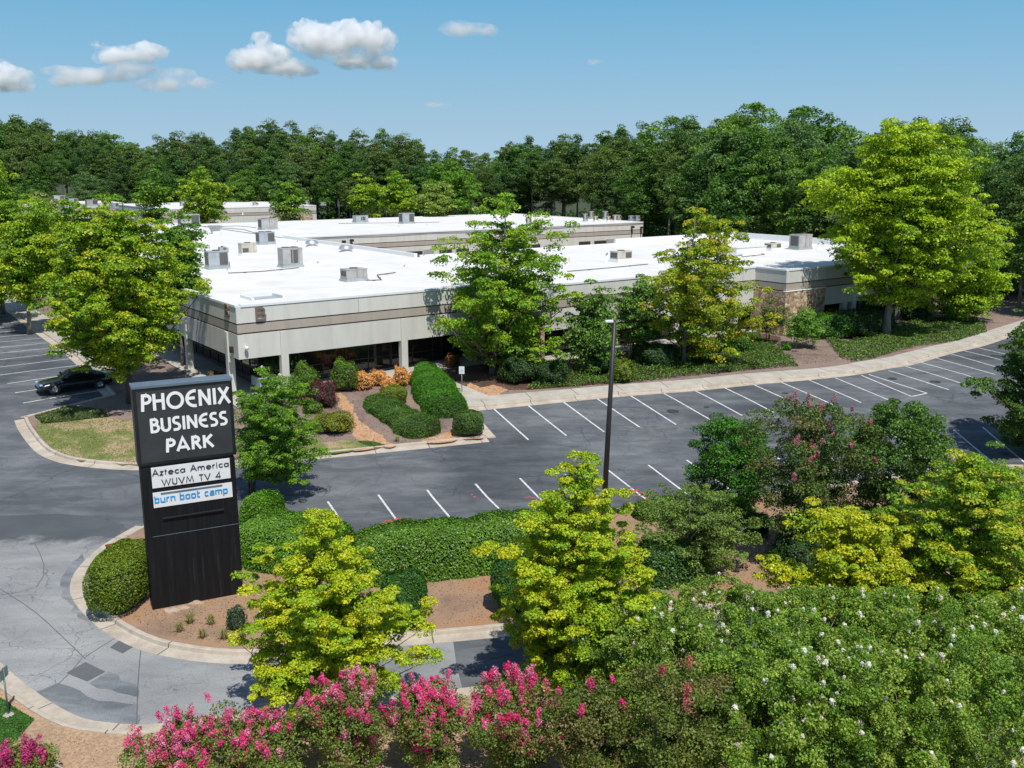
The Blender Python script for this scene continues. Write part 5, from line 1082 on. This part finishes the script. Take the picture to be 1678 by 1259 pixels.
tree('tulip_tree','huge bright yellow green tree towering over the right wing','tree',(1451,552),(1378,1606,215,500),prof='round',n=660,cr=.85,per=135,leaf=.21,pal=[(.30,.42,.015),(.24,.36,.015),(.18,.30,.015),(.36,.45,.02)],tr=.34,nl=50,bark='bark_grey',rough=.28,group='bright trees over the right wing',extra=[(1325,1420,270,345,36),(1420,1525,192,290,50),(1380,1460,330,440,35),(1480,1590,240,360,35),(1425,1475,440,500,14)])
tree('tulip_tree','second bright yellow green tree right of the huge one','tree',(1582,528),(1500,1652,330,540),prof='ovate',n=300,cr=.82,per=130,leaf=.21,pal=[(.28,.40,.015),(.22,.34,.015),(.16,.28,.015)],tr=.26,nl=30,bark='bark_pale',rough=.28,group='bright trees over the right wing')
tree('broadleaf_tree','dark green tree at the right edge overhanging the bays','tree',(1712,745),(1622,1830,495,765),prof='round',n=420,cr=.5,per=130,leaf=.14,pal=[(.07,.14,.02),(.10,.19,.025),(.05,.11,.02)],tr=.2,nl=30,bark='bark_dark',rough=.2)
# west trees
tree('maple_tree','big yellow green maple over the black car','tree',(215,660),(70,306,340,612),prof='round',n=760,cr=.58,per=130,leaf=.165,pal=[(.26,.36,.018),(.20,.33,.018),(.14,.27,.018),(.34,.39,.02)],tr=.26,nl=50,bark='bark_dark',tips=[(.50,.30,.03)],tipw=.03,rough=.28,inner=.35,group='yellowing maples along the west face',extra=[(90,140,330,380,10),(180,225,345,390,10)])
tree('maple_tree','dark green tree whose crown tops the left roof corner','tree',(300,0),(265,328,355,500),Y=70,prof='ovate',n=110,cr=.7,per=120,leaf=.2,pal=[(.08,.18,.02),(.12,.24,.02)],tr=.14,nl=20,group='yellowing maples along the west face')
for k, (px, Yd, box, lab, pal) in enumerate([
  (55,84,(0,105,335,485),'yellow green maple just left of the big one',OY),(15,96,(-40,52,285,480),'tall olive maple at the left edge',OY),(75,120,(30,130,318,440),'greyish green maple between the left edge trees',[(.20,.24,.06),(.14,.20,.04)]),(-40,90,(-110,20,330,520),'maple cut off by the left edge of the view',OY),(150,130,(110,225,370,440),'maple crown behind the big one touching the roof',OY)]):
    tree('maple_tree', lab, 'tree', (px,0), box, Y=Yd, prof='ovate', n=260, cr=.8, per=110, leaf=.22, pal=pal, tr=.2, nl=24, rough=.25, group='yellowing maples along the west face')
for px, Yd, box, lab, pal, n in [(247,172,(220,273,287,365),'small bright tree left of two behind the left roof',MG,60),(335,172,(288,388,270,368),'wider bright tree behind the left roof',YG,110),(473,172,(440,508,297,358),'small green tree in front of the distant white building',MG,60),(595,176,(572,622,290,352),'yellow topped small tree at the rear roof edge',YG,60),(652,185,(612,690,288,352),'round bright tree behind the rear wing roof',YG,80),(735,200,(680,790,245,350),'large fresh green tree standing before the pines',[(.09,.20,.02),(.12,.26,.02)],150),(712,172,(692,735,300,350),'slender pale tree with thin upright stems behind the rear roof',[(.22,.30,.05),(.16,.24,.04)],30)]:
    tree('maple_tree', lab, 'tree', (px,0), box, Y=Yd, prof='ovate', n=n, cr=1.1, per=90, leaf=.34, pal=pal, tr=.2, nl=16, rough=.22, group='bright trees behind the roofs')
# bare branches by the rear roof
q = py(820,355,150); mb = MB()
for k in range(26):
    a = rnd.uniform(0,6.28); p = Vector((rnd.uniform(-2,2),0,0)); d = Vector((cos(a)*.4,sin(a)*.4,1)); pts = [p.copy()]
    for j in range(4): d = (d+Vector((rnd.gauss(0,.15),rnd.gauss(0,.15),.1))).normalized(); p = p+d*rnd.uniform(1.8,2.7); pts.append(p.copy())
    mb.tube(pts, [.12,.09,.07,.04,.02], 4)
# ================================================================ FOREST
PALS = [PN, [(.085,.16,.03),(.12,.20,.04),(.15,.21,.05)], [(.05,.11,.03),(.07,.14,.035)], [(.10,.15,.04),(.13,.18,.05)], PN, [(.06,.13,.03),(.09,.17,.03)]]
PALD = [DC, [(.11,.21,.03),(.15,.26,.035)], [(.055,.13,.03),(.08,.16,.035)], [(.09,.17,.05),(.12,.20,.06)], DC]
def proto_tree(kind, pi=0):
    r = empty('pine_tree' if kind == 'pine' else 'forest_tree', (0,0,-200))
    if kind == 'pine':
        h = 24; P, c = clumps(0,0,4.0,4.0,h*(.28+.055*pi),h,190,.85,['pine','round','ovate','pine','round','ovate'][pi],.45,.35); c *= R.choice([.7,1.,1.3],len(c)); A = clump_leaves(P,c,105,.34,[(a*1.0,b_*1.0,c_) for a,b_,c_ in PALS[pi]],None,.85,.45,jit=.7,yvar=.4)
        bk = 'bark_grey'
    else:
        h = 22; P, c = clumps(0,0,5.4,5.4,h*.10,h,260,1.0,['ovate','round','ovate','round','round'][pi],.4,.3); c *= R.choice([.8,1.,1.25],len(c)); A = clump_leaves(P,c,105,.36,[(a*.95,b_*.98,c_) for a,b_,c_ in PALD[pi]],None,.8,.5,jit=.65,yvar=.4); bk = 'bark_dark'
    mb = MB(); limbs(mb,(0,0),.28,P,c,h*.3,h,20); mb.build('trunk', bk, r); leaf_mesh('crown', *A, 'leaf', r, aspect=.5); tag(r, 'x', 'tree'); return r, h
protos = [proto_tree('pine',i) for i in range(6)]+[proto_tree('leafy',i) for i in range(5)]
def interp(T, x): return float(np.interp(x, [a for a,_ in T], [b for _,b in T]))
TOP = [(-60,180),(0,180),(60,192),(120,212),(190,212),(235,232),(280,212),(330,210),(370,232),(400,203),(450,193),(500,205),(570,213),(640,209),(700,228),(745,243),(800,245),(835,227),(870,218),(950,214),(1000,203),(1060,199),(1100,190),(1190,188),(1215,175),(1260,158),(1310,162),(1370,203),(1420,200),(1460,190),(1500,188),(1560,198),(1600,195),(1640,222),(1680,205),(1760,200)]
DEP = [(-60,265),(600,248),(835,215),(950,203),(1060,182),(1209,146),(1400,126),(1567,113),(1700,100),(1780,95)]
used = set(); cnt = [0]
def place(kind, x, Yd, topy, label, group, sx=1.):
    idx = [0,1,2,3,4,5] if kind == 'pine' else [6,7,8,9,10]; k = idx[rnd.randrange(len(idx))]; r, h = protos[k]
    q = py(x, 300, Yd); z = py(x, topy, Yd)[2]; s = (z-1.7)/h; w = s*rnd.uniform(.9,1.4)*sx
    loc = (q[0], Yd, 1.6); rz = rnd.uniform(0,6.28); cnt[0] += 1
    if k not in used:
        used.add(k); r.location = loc; r.rotation_euler = (0,0,rz); r.scale = (w,w,s); r['label'] = label; r['group'] = group
    else: copy_thing(r, loc, rz, (w,w,s), label, group)
def zone(x, kind):
    n = 'pine' if kind == 'pine' else 'leafy tree'
    if x < 560: return f'dark {n} of the distant woods behind the left roofs', f'{n}s behind the left roofs'
    if x < 1060: return f'dark {n} of the woods behind the rear wing', f'{n}s behind the rear wing'
    return f'tall dark {n} of the near woods behind the right wing', f'{n}s behind the right wing'
x = -60
while x < 1760:
    d = interp(DEP, x); st = 5.1*1640/d
    for row, (dy, dt, jt, pl) in enumerate(((14,2,12,.92),(7,12,18,.85),(0,30,26,.65),(-5,62,26,.3))):
        xx = x+rnd.uniform(-.35,.35)*st+(st*.5 if row % 2 else 0)
        kind = 'pine' if rnd.random() < (pl if xx < 1180 else pl*.35) else 'leafy'
        if row == 3 and rnd.random() < (.55 if xx < 1000 else .25): continue
        place(kind, xx, d+dy+rnd.uniform(-2,2), interp(TOP, xx)+dt+rnd.uniform(-2,jt)*(.7 if row else .6)*(1+ (40/st if 0 else 0)), *zone(xx, kind))
    x += st
print('forest', cnt[0])
groundcover('woodland_undergrowth','dark leafy undergrowth at the foot of the woods',[(-190,225),(-5,205),(15,190),(40,140),(60,112),(75,92),(110,100),(110,190),(40,290),(-220,300)],26000,.9,[(.04,.08,.02),(.05,.11,.025)],hgt=2.8,world=True,cat='undergrowth')
sheet('forest_floor', [(-190,222),(-5,202),(12,188),(36,138),(56,110),(72,90),(140,80),(160,200),(60,320),(-240,330)], .16, 'forest_floor_soil', world=True)
# ================================================================ SKY, CLOUDS, LIGHT, CAMERA
m = bpy.data.materials.new('cloud'); m.use_nodes = True; nt = m.node_tree

def cloudmat(name, lo, hi, dens, sc):
    m = bpy.data.materials.new(name); m.use_nodes = True; nt = m.node_tree; nt.nodes.clear(); o_ = N(nt,'ShaderNodeOutputMaterial'); v_ = N(nt,'ShaderNodeVolumeScatter'); v_.inputs['Color'].default_value = (1,1,1,1); v_.inputs['Anisotropy'].default_value = .0
    tc = N(nt,'ShaderNodeTexCoord'); nf = noise(nt, sc, 6, .68, vec=tc.outputs['Object'], dist=.4)
    nt.links.new(ramp(nt, nf, [(lo,(0,0,0)),(hi,(dens,)*3)]), v_.inputs['Density']); nt.links.new(v_.outputs[0], o_.inputs['Volume']); MATS[name] = m
cloudmat('cloud', .36, .60, .10, .034); cloudmat('cloud_veil', .44, .66, .042, .030); cloudmat('cloud_thin', .40, .66, .022, .026)
tex = bpy.data.textures.new('cloud_noise', 'CLOUDS'); tex.noise_scale = 42; tex.noise_depth = 4; tex2 = bpy.data.textures.new('cloud_detail', 'CLOUDS'); tex2.noise_scale = 13; tex2.noise_depth = 3
def cloud(label, lobes, Y=2600., seed=0, disp=26):
    rg = random.Random(seed); s = Y/1600; cx = sum(l[0] for l in lobes)/len(lobes); cy = sum(l[1] for l in lobes)/len(lobes); o = Vector(py(cx,cy,Y)); root = None
    for lay, (k1, vox, mt, ds) in enumerate(((.74, 3.4, 'cloud' if disp > 20 else 'cloud_veil', 1.2), (1.32, 6.5, 'cloud_veil' if disp > 20 else 'cloud_thin', 1.))):
        b_ = bmesh.new()
        for (x, y, rx, ry) in lobes:
            c = Vector(py(x,y,Y))-o
            bmesh.ops.create_icosphere(b_, subdivisions=3, radius=1, matrix=Matrix.Translation(c+Vector((0,0,-ry*s*(.25 if not lay else .15)))) @ Matrix.Diagonal((rx*s*k1, (rx+ry)*.5*s*k1, ry*s*(.6 if not lay else 1.1), 1)))
            if not lay:
                for k in range(int(10+rx*.7)):
                    u = rg.uniform(-1,1); rr = rg.uniform(.22,.42)*ry*s*(1.15-abs(u)*.5); hgt = sqrt(max(0,1-u*u))*rg.uniform(.1,1.0)
                    bmesh.ops.create_icosphere(b_, subdivisions=2, radius=rr, matrix=Matrix.Translation(c+Vector((u*rx*s*.95, rg.uniform(-.5,.5)*ry*s, (hgt*1.05-.25)*ry*s))))
        me = bpy.data.meshes.new('cloud'); b_.to_mesh(me); b_.free(); ob = bpy.data.objects.new('cloud' if not lay else 'veil', me); C.objects.link(ob); me.materials.append(MATS[mt])
        if root: ob.parent = root
        else: ob.location = o; root = ob
        rm = ob.modifiers.new('r','REMESH'); rm.mode = 'VOXEL'; rm.voxel_size = vox*s/1.6; rm.use_smooth_shade = True
        dm = ob.modifiers.new('d','DISPLACE'); dm.texture = tex; dm.strength = disp*ds*s/1.6; dm.mid_level = .55; dm.texture_coords = 'LOCAL'
        d2 = ob.modifiers.new('e','DISPLACE'); d2.texture = tex2; d2.strength = disp*.45*s/1.6; d2.mid_level = .5; d2.texture_coords = 'LOCAL'
    tag(root, label, 'cloud', 'small clouds in the blue sky'); return root
cloud('puffy white cloud above the left roofs', [(212,88,40,14),(180,92,22,10),(245,84,26,14),(160,72,10,8)], seed=1)
cloud('faint flat cloud low at the left', [(128,130,42,9),(105,132,20,7)], seed=2, disp=18)
cloud('low thin cloud right under the puffy left cloud', [(262,138,34,9),(325,136,26,8),(285,118,28,7)], seed=3, disp=18)
cloud('broad faint cloud bank lying between the two left clouds', [(165,122,60,10),(120,116,40,8),(215,112,40,8)], seed=12, disp=19)
cloud('tall white cloud with a leaning top', [(430,92,40,22),(405,98,26,16),(470,110,40,13),(428,62,14,12)], seed=4)
cloud('largest bright cumulus cloud near the top', [(530,62,46,24),(500,48,24,16),(572,58,38,24),(612,62,30,24),(580,98,34,14),(625,100,20,14)], seed=5)
cloud('small lens shaped cloud at the top middle', [(764,46,36,10),(745,40,18,9),(790,50,22,8)], seed=6, disp=16)
cloud('white cloud cut by the left edge', [(12,125,34,17),(-10,110,24,14),(22,142,26,10)], seed=7)
cloud('tiny cloud right of the lens shaped one', [(976,100,12,5)], seed=8, disp=9)
cloud('tiny thin cloud above the pines', [(718,171,20,4)], seed=9, disp=7)
W = bpy.data.worlds.new('World'); bpy.context.scene.world = W; W.use_nodes = True; nt = W.node_tree
sky = nt.nodes.new('ShaderNodeTexSky'); sky.sky_type = 'NISHITA'; sky.sun_disc = False
EL = radians(60); sx, sy = .38, -.925
sky.sun_elevation = EL; sky.sun_rotation = atan2(sx, sy); sky.altitude = 300; sky.air_density = 1.1; sky.dust_density = .15; sky.ozone_density = 3.2
bg = nt.nodes['Background']; bg.inputs[1].default_value = .11; 
tc = nt.nodes.new('ShaderNodeTexCoord'); sp = nt.nodes.new('ShaderNodeSeparateXYZ'); nt.links.new(tc.outputs['Generated'], sp.inputs[0])
K = 1/.11
hz = ramp(nt, sp.outputs[2], [(0,(.40*K,.58*K,.71*K)),(.045,(.34*K,.53*K,.69*K)),(.10,(.245*K,.48*K,.68*K)),(.17,(.145*K,.405*K,.65*K)),(.4,(.07*K,.22*K,.46*K))])
mr = nt.nodes.new('ShaderNodeMapRange'); mr.inputs[1].default_value = .16; mr.inputs[2].default_value = .42; nt.links.new(sp.outputs[2], mr.inputs[0])
nt.links.new(mix(nt, mr.outputs[0], hz, sky.outputs[0]), bg.inputs[0])
L = bpy.data.lights.new('sun', 'SUN'); L.energy = 4.4; L.angle = radians(.53); L.color = (1,.955,.88)
lo = bpy.data.objects.new('sun', L); C.objects.link(lo); d = Vector((-sx*cos(EL), -sy*cos(EL), -sin(EL))); lo.rotation_euler = d.to_track_quat('-Z','Y').to_euler(); lo.location = (0,0,60)
cam = bpy.data.cameras.new('camera'); cam.sensor_width = 36; cam.lens = F/1678*36; cam.clip_end = 20000; cam.clip_start = .5
co = bpy.data.objects.new('camera', cam); C.objects.link(co); co.location = (0,0,H); co.rotation_euler = (radians(90)-PITCH, 0, 0)
sc = bpy.context.scene; sc.camera = co; sc.view_settings.view_transform = 'Standard'; sc.view_settings.look = 'None'; sc.view_settings.exposure = .07; sc.view_settings.gamma = 1
sc.cycles.volume_bounces = 12; sc.cycles.max_bounces = 14; sc.cycles.diffuse_bounces = 3; sc.cycles.glossy_bounces = 3; sc.cycles.transmission_bounces = 4; sc.cycles.transparent_max_bounces = 8; sc.cycles.use_denoising = True; sc.cycles.use_adaptive_sampling = True
